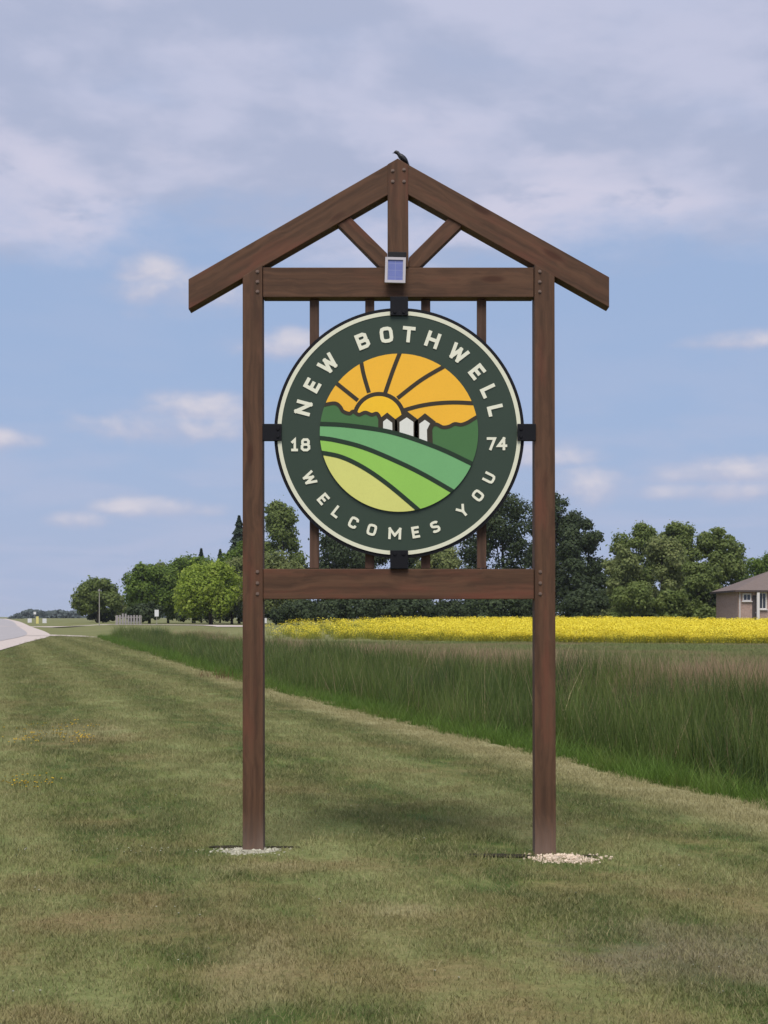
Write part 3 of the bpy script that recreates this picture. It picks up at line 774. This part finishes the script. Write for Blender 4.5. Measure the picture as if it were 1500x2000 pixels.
link('frame', bm_mesh('frame', bm), M_alu, sp)
box('cell_sheet', (0, .002, 0), (pw-2*fw, .008, ph-2*fw), M_cell, sp)
bm = bmesh.new(); box_bm(bm, (0, .020, .02), (.05, .022, .05), .003); box_bm(bm, (.01, .022, .108), (.118, .012, .045), .003)
link('mount', bm_mesh('mount', bm), M_black, sp)

# bird on the ridge
M_bird = plain('black_feather', (.010, .010, .014), .5, .4); M_leg = plain('bird_leg', (.03, .025, .02), .7)
bird = thing('bird', 'small black bird perched on the ridge of the timber sign', 'bird', (sx(784), SY+.06, sz(309)))
bm = bmesh.new()
K = SY/F
def bp(px, py): return ((px-784)*K, 0, (309-py)*K)
tube_bm(bm, [bp(766.5, 293.2), bp(769.5, 292.6), bp(771, 291.8), bp(773.5, 291.2), bp(776.5, 292.3), bp(779, 295.5), bp(783, 299.5), bp(788, 303.5), bp(792, 307.5), bp(795.5, 312), bp(798, 316), bp(801, 321)],
        [.0008, .003, .008, .0125, .0125, .012, .0185, .0195, .0165, (.010, .012), (.006, .011), (.003, .010)], 12)
bo = link('body', bm_mesh('body', bm, True), M_bird, bird)
for s_ in (-1, 1):
    bm = bmesh.new(); tube_bm(bm, [(0+s_*.004, s_*.012, .022), (-.004+s_*.004, s_*.012, .004), (-.003, s_*.012, .0)], [.0035, .0022, .0022], 6)
    tube_bm(bm, [(-.014, s_*.012, .0), (.006, s_*.012, .0)], [.0015, .002], 6)
    link('leg', bm_mesh('leg', bm), M_leg, bird)
    bm = bmesh.new(); tube_bm(bm, [bp(779, 297), bp(785, 301.5), bp(791, 307), bp(796, 313)], [(.006, .003), (.013, .005), (.010, .004), (.002, .001)], 8)
    wg = link('wing', bm_mesh('wing', bm, True), M_bird, bird); wg.location = (0, s_*.0165, .001)

# loose stone round the post feet
def stone_patch(name, label, cx, cy, rx, ry, h, tone, n, seed, soil_shade):
    r = np.random.default_rng(seed); z0 = float(height(cx, cy))
    t = thing(name, label, 'gravel patch', (cx, cy, z0))
    m, g, b = mat(name + '_sand', .95, .1); g.put(b.inputs['Base Color'], g.mix(g.noise(g.obj(), 30, 5, .7), tuple(k*.55 for k in tone), tone))
    bump(g, b, g.noise(g.obj(), 60, 4, .7), .8, .01)
    V = [(0, 0, h)]; Fc = []
    rings, seg = 6, 30
    for i in range(1, rings+1):
        for k in range(seg):
            a = 2*math.pi*k/seg; f = i/rings*(1+.28*mnoise.noise((math.cos(a)*2.2+seed, math.sin(a)*2.2, 0)) + .10*mnoise.noise((math.cos(a)*7+seed, math.sin(a)*7, 2)))
            zz = h*(1-(i/rings)**1.6)*(1+.5*mnoise.noise((f*math.cos(a)*4, f*math.sin(a)*4, seed))) - (.012 if i == rings else 0)
            V.append((rx*f*math.cos(a), ry*f*math.sin(a), zz))
    bm = bmesh.new(); vv = [bm.verts.new(v) for v in V]
    for k in range(seg): bm.faces.new((vv[0], vv[1+k], vv[1+(k+1) % seg]))
    for i in range(rings-1):
        for k in range(seg):
            a0 = 1+i*seg+k; a1 = 1+i*seg+(k+1) % seg; bm.faces.new((vv[a0], vv[a0+seg], vv[a1+seg], vv[a1]))
    link('mound', bm_mesh('mound', bm, True), m, t)
    bm = bmesh.new()
    for i in range(n):
        a = r.uniform(0, 6.283); d = r.uniform(.1, 1.12)**.7 if r.uniform() < .8 else r.uniform(1.0, 1.6); s = r.uniform(.005, .016)
        p = Vector((rx*d*math.cos(a), ry*d*math.sin(a), max(0, h*(1-d**1.6))+.003))
        rr = bmesh.ops.create_icosphere(bm, subdivisions=1, radius=s)
        Mx = Matrix.Translation(p) @ Matrix.Rotation(r.uniform(0, 6), 4, Vector(r.normal(size=3)).normalized()) @ Matrix.Diagonal((1, r.uniform(.6, 1), r.uniform(.45, .8), 1))
        bmesh.ops.transform(bm, matrix=Mx, verts=rr['verts'])
    ms = plain(name + '_stone', tone, .9, .2, .4, 25)
    tag(link('pebbles', bm_mesh('pebbles', bm), ms, t), kind='stuff')
    if soil_shade:
        m2 = plain('shaded_soil', (.030, .026, .016), .95, .1, .3, 30)  # dark flat strips: cut soil with the footing shadow put into its colour
        for sxx, syy, ax, ay in soil_shade:
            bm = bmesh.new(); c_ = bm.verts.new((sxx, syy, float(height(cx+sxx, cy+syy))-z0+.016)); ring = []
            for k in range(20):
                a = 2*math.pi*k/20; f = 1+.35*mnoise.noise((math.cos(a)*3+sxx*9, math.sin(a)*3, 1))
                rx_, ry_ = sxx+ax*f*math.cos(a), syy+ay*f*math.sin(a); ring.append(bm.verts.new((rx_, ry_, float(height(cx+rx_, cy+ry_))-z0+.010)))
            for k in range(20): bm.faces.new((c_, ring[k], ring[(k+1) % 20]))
            link('soil_shade', bm_mesh('soil_shade', bm, True), m2, t)
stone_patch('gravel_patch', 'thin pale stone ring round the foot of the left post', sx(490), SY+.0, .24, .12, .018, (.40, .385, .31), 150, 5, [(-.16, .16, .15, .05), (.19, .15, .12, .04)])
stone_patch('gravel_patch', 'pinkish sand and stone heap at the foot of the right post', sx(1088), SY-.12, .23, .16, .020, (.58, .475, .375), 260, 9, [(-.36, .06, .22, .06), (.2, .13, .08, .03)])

# ------------------------------------------------------------------ trees
def leaf_mat(name, lo, mid, hi, trans=.25):
    def f(g):
        oi = g.n('ShaderNodeObjectInfo').outputs['Random']
        n1 = g.noise(g.geo(), .45, 4, .6); k = g.add(g.mul(n1, .75), g.mul(g.attr('rnd'), .35))
        c = g.mix(g.ss(k, .28, .55), lo, mid); c = g.mix(g.ss(k, .55, .85), c, hi)
        return g.mix(g.mul(oi, .25), c, tuple(q*.8 for q in mid))
    return leafy(name, f, trans, .65)
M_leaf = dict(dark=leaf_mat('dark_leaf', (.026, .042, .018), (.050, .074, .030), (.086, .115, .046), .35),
              mid=leaf_mat('mid_leaf', (.085, .125, .030), (.160, .210, .056), (.240, .280, .090), .45),
              olive=leaf_mat('olive_leaf', (.110, .145, .045), (.200, .238, .082), (.285, .305, .125), .45),
              grn=leaf_mat('green_leaf', (.060, .110, .018), (.122, .190, .030), (.190, .255, .048), .45),
              light=leaf_mat('light_leaf', (.150, .220, .022), (.270, .360, .048), (.380, .440, .090), .48),
              spruce=leaf_mat('spruce_needle', (.028, .050, .034), (.050, .078, .050), (.078, .106, .064), .3),
              far=leaf_mat('hazed_far_leaf', (.075, .100, .105), (.100, .128, .130), (.125, .150, .148)))  # far: distance haze mixed into the leaf colour as a blue-grey cast
M_bark = plain('bark', (.075, .062, .050), .95, .1, .4, 9)
def leaves(centers, normals, size, r, me_name, m):
    n = len(centers); a = r.normal(size=(n, 3)); t1 = np.cross(normals, a); t1 /= np.linalg.norm(t1, axis=1, keepdims=True)
    t2 = np.cross(normals, t1); s = size*r.uniform(.55, 1.3, (n, 1)); t1 *= s; t2 *= s*r.uniform(.55, 1.0, (n, 1))
    j = lambda: r.uniform(.7, 1.2, (n, 1))
    V = np.stack([centers-t1*j(), centers-t2*j(), centers+t1*j(), centers+t2*j()], 1).reshape(-1, 3)
    me = mesh_np(me_name, V, np.arange(n*4).reshape(-1, 4)); fattr(me, 'rnd', np.repeat(r.uniform(0, 1, n), 4)); me.materials.append(m); return me
def lobes_for(W, H0, H1, k, r, shape):
    out = []
    cz = (H0+H1)/2; hz = (H1-H0)/2; hx = W/2
    for i in range(int(k*1.35)):
        t = r.uniform(-1, 1)*.92; a = r.uniform(0, 6.283)
        wd = {'round': math.sqrt(max(0, 1-t*t))*.72+.05, 'tall': (1-.35*max(t, 0)-.15*abs(t))*.62, 'wide': math.sqrt(max(0, 1-max(t, 0)**2))*.78+.04, 'bush': math.sqrt(max(0, 1-max(t, 0)**2))*.75}[shape]
        rad = r.uniform(.13, .38)*min(hx, hz*1.3)
        d = wd*hx*math.sqrt(r.uniform(.15, 1))
        z = cz+t*(hz-rad*.75)
        out.append((d*math.cos(a), d*math.sin(a)*.85, z, rad, rad*r.uniform(.75, 1.0)))
    out.append((0, 0, cz, hx*.55, hz*.72))
    return out
def tree(name, label, cat, px0, px1, pt, Y, kind, shape='round', h0=None, lobes=26, n=5200, leaf=None, group=None, trunk=True, seed=0):
    r = np.random.default_rng(seed+int(px0*7+pt)); x = X((px0+px1)/2, Y); z0 = float(height(x, Y))
    W = (px1-px0)*Y/F; H = Z(pt, Y)-z0; n = int(n*2.3)
    t = thing(name, label, cat, (x, Y, z0), group)
    h0 = H*.16 if h0 is None else h0
    if shape == 'spruce':
        C = []; Nn = []
        for i in range(n):
            q_ = r.uniform(0, 1)**.75; zz = h0+(H-h0)*q_; lay = (q_*11) % 1.0
            rad = W/2*(1-q_)**.85*(1.15-.55*lay)*math.sqrt(r.uniform(.25, 1)) ; a = r.uniform(0, 6.283)
            rad *= 1+.18*math.sin(a*5+q_*30)
            C.append((rad*math.cos(a), rad*math.sin(a), zz-.25*rad)); Nn.append((math.cos(a)*.6, math.sin(a)*.6, .9))
        C = np.array(C); Nn = np.array(Nn)+r.normal(0, .35, (n, 3)); L_ = None
    else:
        L_ = lobes_for(W, h0, H, lobes, r, shape)
        vol = np.array([l[3]**2 for l in L_]); vol[-1] *= .3; cnt = (vol/vol.sum()*n).astype(int)+1
        C = []; Nn = []
        for (lx, ly, lz, rx, rz), c in zip(L_, cnt):
            d = r.normal(size=(c, 3)); d /= np.linalg.norm(d, axis=1, keepdims=True)
            rr = np.where(r.uniform(size=(c, 1)) < .16, r.uniform(1.0, 1.38, (c, 1)), r.uniform(.5, 1.06, (c, 1))**.6)
            rr = rr*(1+.16*np.sin(d[:, :1]*9+lx)*np.sin(d[:, 2:]*8+lz))
            C.append(np.array((lx, ly, lz))+d*rr*np.array((rx, rx, rz))); Nn.append(d+r.normal(0, .45, (c, 3))+np.array((0, 0, .25)))
        C = np.concatenate(C); Nn = np.concatenate(Nn)
        k = C[:, 2] > .15; C, Nn = C[k], Nn[k]
    Nn /= np.linalg.norm(Nn, axis=1, keepdims=True)
    leaf = leaf or max(.11, min(.25, Y*.00102))
    cr = link('crown', leaves(C, Nn, leaf, r, 'crown', M_leaf[kind]), None, t)
    if trunk:
        bm = bmesh.new(); tr = max(.09, W*.022)
        bend = [(0, 0, -.15), (r.uniform(-.15, .15), 0, H*.2), (r.uniform(-.3, .3), r.uniform(-.2, .2), H*.45), (r.uniform(-.4, .4), 0, H*.78)]
        tube_bm(bm, bend, [tr*1.35, tr, tr*.75, tr*.25], 8)
        if L_:
            for lx, ly, lz, rx, rz in L_[:7]:
                if lz > H*.25:
                    b0 = Vector(bend[1]).lerp(Vector(bend[2]), r.uniform(0, 1)); tube_bm(bm, [b0, b0.lerp(Vector((lx, ly, lz)), .55)+Vector((0, 0, -.2)), (lx, ly, lz)], [tr*.5, tr*.32, tr*.12], 6)
        link('trunk', bm_mesh('trunk', bm, True), M_bark, t)
    return t
GR, GL = 'trees behind the canola field', 'trees by the side road'
# left of the sign
tree('roadside_tree', 'lone round grey green tree left of the other trees', 'tree', 143, 238, 1128, 262, 'mid', 'wide', lobes=30, h0=.8, group=GL)
tree('broad_tree', 'broad dark green tree behind the small white road sign', 'tree', 238, 345, 1098, 236, 'grn', 'wide', lobes=36, n=7000, h0=.6, group=GL)
tree('broad_tree', 'tall dark green tree between the broad tree and the bright green one', 'tree', 312, 445, 1080, 244, 'grn', 'wide', lobes=40, n=8000, h0=.6, group=GL)
tree('maple_tree', 'bright yellow green bushy tree left of the left post', 'tree', 338, 486, 1094, 205, 'light', 'wide', lobes=46, n=8500, h0=.5, group=GL)
tree('spruce_tree', 'dark spruce with its top just left of the left post', 'spruce', 418, 516, 1008, 232, 'spruce', 'spruce', n=5600, group=GL)
tree('spruce_tree', 'small spruce tip above the bright green tree', 'spruce', 366, 420, 1072, 262, 'spruce', 'spruce', n=1500, group=GL)
tree('spruce_tree', 'slim spruce tip beside the left post spruce', 'spruce', 398, 462, 1074, 258, 'spruce', 'spruce', n=1500, group=GL)
tree('broad_tree', 'mid green tree filling in behind the gap left of the bright tree', 'tree', 285, 372, 1096, 252, 'mid', 'wide', lobes=30, n=6000, h0=.4, group=GL)
tree('bushy_tree', 'pale green tree partly behind the bright tree beside the left post', 'tree', 405, 500, 1080, 214, 'olive', 'bush', lobes=26, n=5200, h0=.4, group=GL)
tree('bushy_tree', 'low grey green tree right of the lone roadside tree', 'tree', 205, 262, 1160, 275, 'olive', 'bush', lobes=14, n=2600, h0=.5, group=GL)
tree('broad_tree', 'dark green tree mostly hidden behind the left post', 'tree', 425, 535, 1052, 226, 'grn', 'wide', lobes=34, n=6500, h0=.5, group=GL)
# seen through the frame
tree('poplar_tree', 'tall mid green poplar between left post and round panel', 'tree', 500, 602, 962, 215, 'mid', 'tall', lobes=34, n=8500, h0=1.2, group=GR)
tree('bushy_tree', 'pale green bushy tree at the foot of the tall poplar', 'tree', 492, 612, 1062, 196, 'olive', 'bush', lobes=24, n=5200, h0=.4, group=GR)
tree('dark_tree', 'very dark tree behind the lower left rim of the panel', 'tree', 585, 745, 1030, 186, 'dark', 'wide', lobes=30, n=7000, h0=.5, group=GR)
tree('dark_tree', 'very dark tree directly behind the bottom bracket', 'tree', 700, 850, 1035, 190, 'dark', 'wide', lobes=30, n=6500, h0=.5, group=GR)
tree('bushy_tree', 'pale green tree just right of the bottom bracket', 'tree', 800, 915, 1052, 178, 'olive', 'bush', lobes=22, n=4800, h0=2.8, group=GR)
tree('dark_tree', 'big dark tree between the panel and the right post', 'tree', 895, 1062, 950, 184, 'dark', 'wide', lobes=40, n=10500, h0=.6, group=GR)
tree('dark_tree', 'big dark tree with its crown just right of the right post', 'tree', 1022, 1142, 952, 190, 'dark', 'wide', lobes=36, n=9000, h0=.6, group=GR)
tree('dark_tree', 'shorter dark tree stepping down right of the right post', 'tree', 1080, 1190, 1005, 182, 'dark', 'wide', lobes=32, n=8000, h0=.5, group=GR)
# right
tree('broad_tree', 'tall mid green tree left of the two round topped ones', 'tree', 1188, 1300, 1016, 196, 'mid', 'wide', lobes=34, n=8000, group=GR)
tree('broad_tree', 'mid green round topped tree in the middle right group', 'tree', 1272, 1372, 1014, 200, 'mid', 'round', lobes=32, n=7500, group=GR)
tree('broad_tree', 'green loose topped tree above the house end', 'tree', 1345, 1462, 1020, 198, 'mid', 'wide', lobes=34, n=8000, group=GR)
tree('broad_tree', 'green tree rising behind the brown roof', 'tree', 1436, 1560, 1074, 190, 'grn', 'wide', lobes=28, n=5500, group=GR)
tree('willow_tree', 'pale olive willow in front of the taller right trees', 'tree', 1172, 1262, 1058, 172, 'olive', 'bush', lobes=26, n=6000, h0=.5, group=GR)
tree('willow_tree', 'pale olive rounded tree with a dark hollow', 'tree', 1245, 1350, 1040, 176, 'olive', 'bush', lobes=28, n=6500, h0=1.0, group=GR)
tree('bushy_tree', 'green bushy tree directly left of the house wall', 'tree', 1322, 1412, 1092, 166, 'mid', 'bush', lobes=24, n=5200, h0=.3, group=GR)
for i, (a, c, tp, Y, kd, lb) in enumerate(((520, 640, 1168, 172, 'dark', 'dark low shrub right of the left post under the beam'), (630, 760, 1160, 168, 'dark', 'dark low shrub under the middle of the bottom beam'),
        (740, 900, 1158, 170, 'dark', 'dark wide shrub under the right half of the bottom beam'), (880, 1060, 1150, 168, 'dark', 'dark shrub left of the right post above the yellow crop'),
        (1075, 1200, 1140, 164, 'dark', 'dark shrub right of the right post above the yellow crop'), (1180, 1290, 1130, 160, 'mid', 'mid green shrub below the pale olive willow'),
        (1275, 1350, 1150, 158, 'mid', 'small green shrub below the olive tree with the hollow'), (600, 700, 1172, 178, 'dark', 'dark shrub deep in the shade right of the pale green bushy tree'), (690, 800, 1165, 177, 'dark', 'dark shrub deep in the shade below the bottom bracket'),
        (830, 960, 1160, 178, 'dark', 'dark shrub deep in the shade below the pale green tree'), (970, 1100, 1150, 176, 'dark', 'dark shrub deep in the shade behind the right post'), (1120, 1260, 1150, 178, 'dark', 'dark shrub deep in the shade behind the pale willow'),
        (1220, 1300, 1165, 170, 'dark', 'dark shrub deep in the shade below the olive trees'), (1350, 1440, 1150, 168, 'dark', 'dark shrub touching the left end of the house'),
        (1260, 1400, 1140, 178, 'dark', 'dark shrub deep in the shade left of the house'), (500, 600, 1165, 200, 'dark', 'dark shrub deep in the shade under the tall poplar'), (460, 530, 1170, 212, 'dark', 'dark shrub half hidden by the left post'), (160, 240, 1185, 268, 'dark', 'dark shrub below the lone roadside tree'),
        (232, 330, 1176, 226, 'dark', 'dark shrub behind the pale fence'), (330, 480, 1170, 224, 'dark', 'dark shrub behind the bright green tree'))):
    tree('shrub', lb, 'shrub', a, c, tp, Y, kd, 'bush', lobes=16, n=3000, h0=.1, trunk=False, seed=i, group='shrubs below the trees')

def treeline(name, x0, x1, Y, top, n, seed, label):
    r = np.random.default_rng(seed); C = []; Nn = []
    for i in range(n):
        x = r.uniform(x0, x1); h = top*(.6+.5*abs(mnoise.noise((x*.06, seed, 0)))+.25*mnoise.noise((x*.25, seed, 3)))
        f = min(1, (x-x0)/(.2*(x1-x0)))
        C.append((x, Y+r.uniform(-8, 8), r.uniform(.1, 1)*h*f)); Nn.append(r.normal(size=3)+np.array((0, -1, .6)))
    Nn = np.array(Nn); Nn /= np.linalg.norm(Nn, axis=1, keepdims=True)
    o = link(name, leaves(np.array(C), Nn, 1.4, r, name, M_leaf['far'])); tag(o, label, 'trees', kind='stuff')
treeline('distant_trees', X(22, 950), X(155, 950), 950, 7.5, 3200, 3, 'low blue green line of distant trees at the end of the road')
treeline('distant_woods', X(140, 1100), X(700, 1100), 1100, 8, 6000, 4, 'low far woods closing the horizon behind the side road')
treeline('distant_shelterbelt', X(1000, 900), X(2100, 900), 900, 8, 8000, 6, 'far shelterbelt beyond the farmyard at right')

# ------------------------------------------------------------------ house
HY = 150.0
m, g, b = mat('pink_brick', .9, .2)
x, y, z = g.xyz(g.obj()); bk = g.n('ShaderNodeTexBrick'); g.put(bk.inputs['Vector'], g.vec(g.add(x, y), z, 0.0)); bk.inputs['Scale'].default_value = 4.0
bk.inputs['Color1'].default_value = (.30, .20, .17, 1); bk.inputs['Color2'].default_value = (.42, .29, .25, 1); bk.inputs['Mortar'].default_value = (.36, .33, .31, 1); bk.inputs['Mortar Size'].default_value = .012
g.put(b.inputs['Base Color'], bk.outputs[0]); bump(g, b, bk.outputs[1], .3, .01); M_brick = m
m, g, b = mat('roof_shingle', .9, .15)
x, y, z = g.xyz(g.obj()); st_ = g.m('FRACT', g.mul(z, 7.0))
g.put(b.inputs['Base Color'], g.mix(g.add(g.mul(g.noise(g.obj(), 5, 5, .7), .8), g.mul(st_, .2)), (.105, .082, .075), (.200, .160, .148))); bump(g, b, st_, .5, .02); M_roof = m
M_white = plain('white_trim', (.62, .59, .59), .5); M_fas = plain('dark_fascia', (.055, .040, .038), .6); M_door = plain('dark_door', (.06, .048, .05), .5)
m, g, b = mat('window_glass', .08, .6); g.put(b.inputs['Base Color'], g.mix(g.noise(g.obj(), .8, 2), (.015, .018, .024), (.05, .055, .07))); M_glass = m
hx0 = X(1442, HY); hz0 = .3; ez = Z(1153, HY); Wd, Dp = 17.0, 10.0
house = thing('brick_house', 'pinkish brick bungalow with brown hip roof at right edge', 'house', (hx0, HY, hz0))
box('wall', (Wd/2, Dp/2, (ez-hz0)/2), (Wd, Dp, ez-hz0), M_brick, house)
ov = .5; pit = .43
rz = ez-hz0; V = [(-ov, -ov, rz), (Wd+ov, -ov, rz), (Wd+ov, Dp+ov, rz), (-ov, Dp+ov, rz), (Dp/2, Dp/2, rz+pit*(Dp/2+ov)), (Wd-Dp/2, Dp/2, rz+pit*(Dp/2+ov))]
V2 = [(a, c, d-.12) for a, c, d in V[:4]]
bm = bmesh.new(); vv = [bm.verts.new(p) for p in V+V2]
for f in ((0, 1, 5, 4), (1, 2, 5), (2, 3, 4, 5), (3, 0, 4), (9, 8, 7, 6), (0, 6, 7, 1), (1, 7, 8, 2), (2, 8, 9, 3), (3, 9, 6, 0)): bm.faces.new([vv[i] for i in f])
rf = link('roof', bm_mesh('roof', bm), M_roof, house)
bm = bmesh.new(); box_bm(bm, (Wd/2, -ov-.05, rz-.10), (Wd+2*ov, .08, .22)); box_bm(bm, (-ov-.05, Dp/2, rz-.10), (.08, Dp+2*ov, .22))
link('gutter', bm_mesh('gutter', bm), M_fas, rf)
def hp(px, py): return (X(px, HY)-hx0, Z(py, HY)-hz0)
def window(px0, py0, px1, py1, name='window'):
    a, t = hp(px0, py0); c, d = hp(px1, py1); cx, cz, ww, hh = (a+c)/2, (t+d)/2, c-a, t-d
    pn = box('window', (cx, -.01, cz), (ww-.1, .04, hh-.1), M_glass, house)
    bm = bmesh.new()
    for q, s in (((0, -.03, hh/2-.06), (ww, .1, .12)), ((0, -.03, -hh/2+.06), (ww, .1, .12)), ((-ww/2+.06, -.03, 0), (.12, .1, hh-.24)), ((ww/2-.06, -.03, 0), (.12, .1, hh-.24)), ((0, -.03, 0), (.06, .09, hh-.24))): box_bm(bm, q, s)
    link('frame', bm_mesh('frame', bm), M_white, pn)
    bm = bmesh.new(); box_bm(bm, (0, -.08, -hh/2-.05), (ww+.2, .22, .09)); link('sill', bm_mesh('sill', bm), M_white, pn)
window(1450, 1159, 1467, 1174); window(1481, 1157, 1497, 1190); window(1520, 1158, 1550, 1186)
a, t = hp(1469, 1163); c, d = hp(1477, 1206)
dr = box('door', ((a+c)/2, -.02, t/2), (c-a, .08, t), M_door, house); box('handle', (.15, -.07, -.1), (.05, .06, .15), M_alu, dr)
bm = bmesh.new(); q = hp(1478.5, 1160); box_bm(bm, (q[0], -.42, rz/2-.1), (.28, .28, rz-.2)); link('porch_column', bm_mesh('porch_column', bm), M_white, house)
bm = bmesh.new(); cyl_bm(bm, (.15, -.08, 0), (.15, -.08, rz-.15), .06, .06, 8); link('downspout', bm_mesh('downspout', bm), M_white, house)

# ------------------------------------------------------------------ small far things
M_signw = plain('sign_white', (.62, .62, .63), .5); M_post = plain('weathered_post', (.32, .30, .27), .9); M_yel = plain('yellow_reflector', (.62, .55, .20), .6); M_grey = plain('grey_panel', (.25, .235, .235), .8)
def post_sign(name, label, cat, px, pyt, pyb, Y, wpx, hpx, mm, group=None):
    x = X(px, Y); z0 = float(height(x, Y)); zt = Z(pyt, Y)
    t = thing(name, label, cat, (x, Y, z0), group); k = Y/F
    bm = bmesh.new(); cyl_bm(bm, (0, .06, -.2), (0, .06, zt-z0), .04, .035, 8); link('post', bm_mesh('post', bm), M_post, t)
    box('panel', (0, 0, zt-z0-hpx*k/2), (wpx*k, .03, hpx*k), mm, t, .004); return t
post_sign('road_sign', 'small white road sign on a post before dark trees', 'road sign', 306, 1191, 1222, 190, 8, 13, M_signw)
post_sign('marker_post', 'white marker sign leftmost at the far road edge', 'marker', 58, 1208, 1216, 330, 8, 8, M_signw, 'markers at the far road bend')
post_sign('marker_post', 'tall yellowish marker post between two white ones', 'marker', 73, 1204, 1221, 300, 5, 14, M_yel, 'markers at the far road bend')
post_sign('marker_post', 'white marker sign rightmost at the far road edge', 'marker', 87, 1208, 1219, 300, 8, 9, M_signw, 'markers at the far road bend')
post_sign('road_sign', 'high white sign above the yellowish marker post', 'road sign', 68, 1195, 1216, 340, 5, 5, M_signw)
post_sign('mailbox_post', 'white mailbox post just right of the left timber post', 'mailbox', 517, 1207, 1222, 175, 8, 10, M_signw)
x = X(194, 190); pole = thing('utility_pole', 'thin grey utility pole before the lone roadside tree', 'utility pole', (x, 190, .2))
bm = bmesh.new(); cyl_bm(bm, (0, 0, -.3), (0, 0, Z(1150, 190)-.2), .075, .05, 8); link('shaft', bm_mesh('shaft', bm), M_post, pole)
box('cap_fitting', (0, -.05, Z(1153, 190)-.2), (.3, .25, .22), M_grey, pole)
# pale fence below the trees: each board its own part
fx0, fx1, FY = X(226, 205), X(280, 205), 205.0
fz = float(height((fx0+fx1)/2, FY))
fen = thing('board_fence', 'pale grey board fence below the broad dark tree', 'fence', (fx0, FY, fz))
bdm = None; wdt = .42; nb = int((fx1-fx0)/wdt)
for i in range(nb):
    if bdm is None: bd = box('board', (0, 0, 0), (wdt*.62, .03, 1.35), M_grey, fen, .004); bdm = bd
    else: bd = bdm.copy(); COL.objects.link(bd)
    bd.parent = fen; bd.location = (wdt*(i+.5), random.uniform(-.01, .01), .72+random.uniform(-.03, .03)+(.12 if i in (2, 3) else 0)); bd.scale.z = 1.0+(.2 if i in (2, 3) else 0)
for zz in (.4, 1.1): box('rail', (nb*wdt/2, .05, zz), (nb*wdt, .06, .1), M_post, fen)
for k in range(3): box('post', (k*nb*wdt/2, .14, .65), (.1, .1, 1.4), M_post, fen)

# ------------------------------------------------------------------ air
m = bpy.data.materials.new('haze_air'); m.use_nodes = True; nt = m.node_tree; nt.nodes.clear()
o_ = nt.nodes.new('ShaderNodeOutputMaterial'); pv = nt.nodes.new('ShaderNodeVolumePrincipled')
pv.inputs['Color'].default_value = (.86, .92, 1.0, 1); pv.inputs['Density'].default_value = .00010; pv.inputs['Anisotropy'].default_value = .1
nt.links.new(pv.outputs[0], o_.inputs['Volume'])
hz_ = box('haze', (0, 1900, 10.0), (10600, 4400, 24.0), m)
tag(hz_, 'thin pale summer haze over the flat fields', 'haze', kind='stuff')
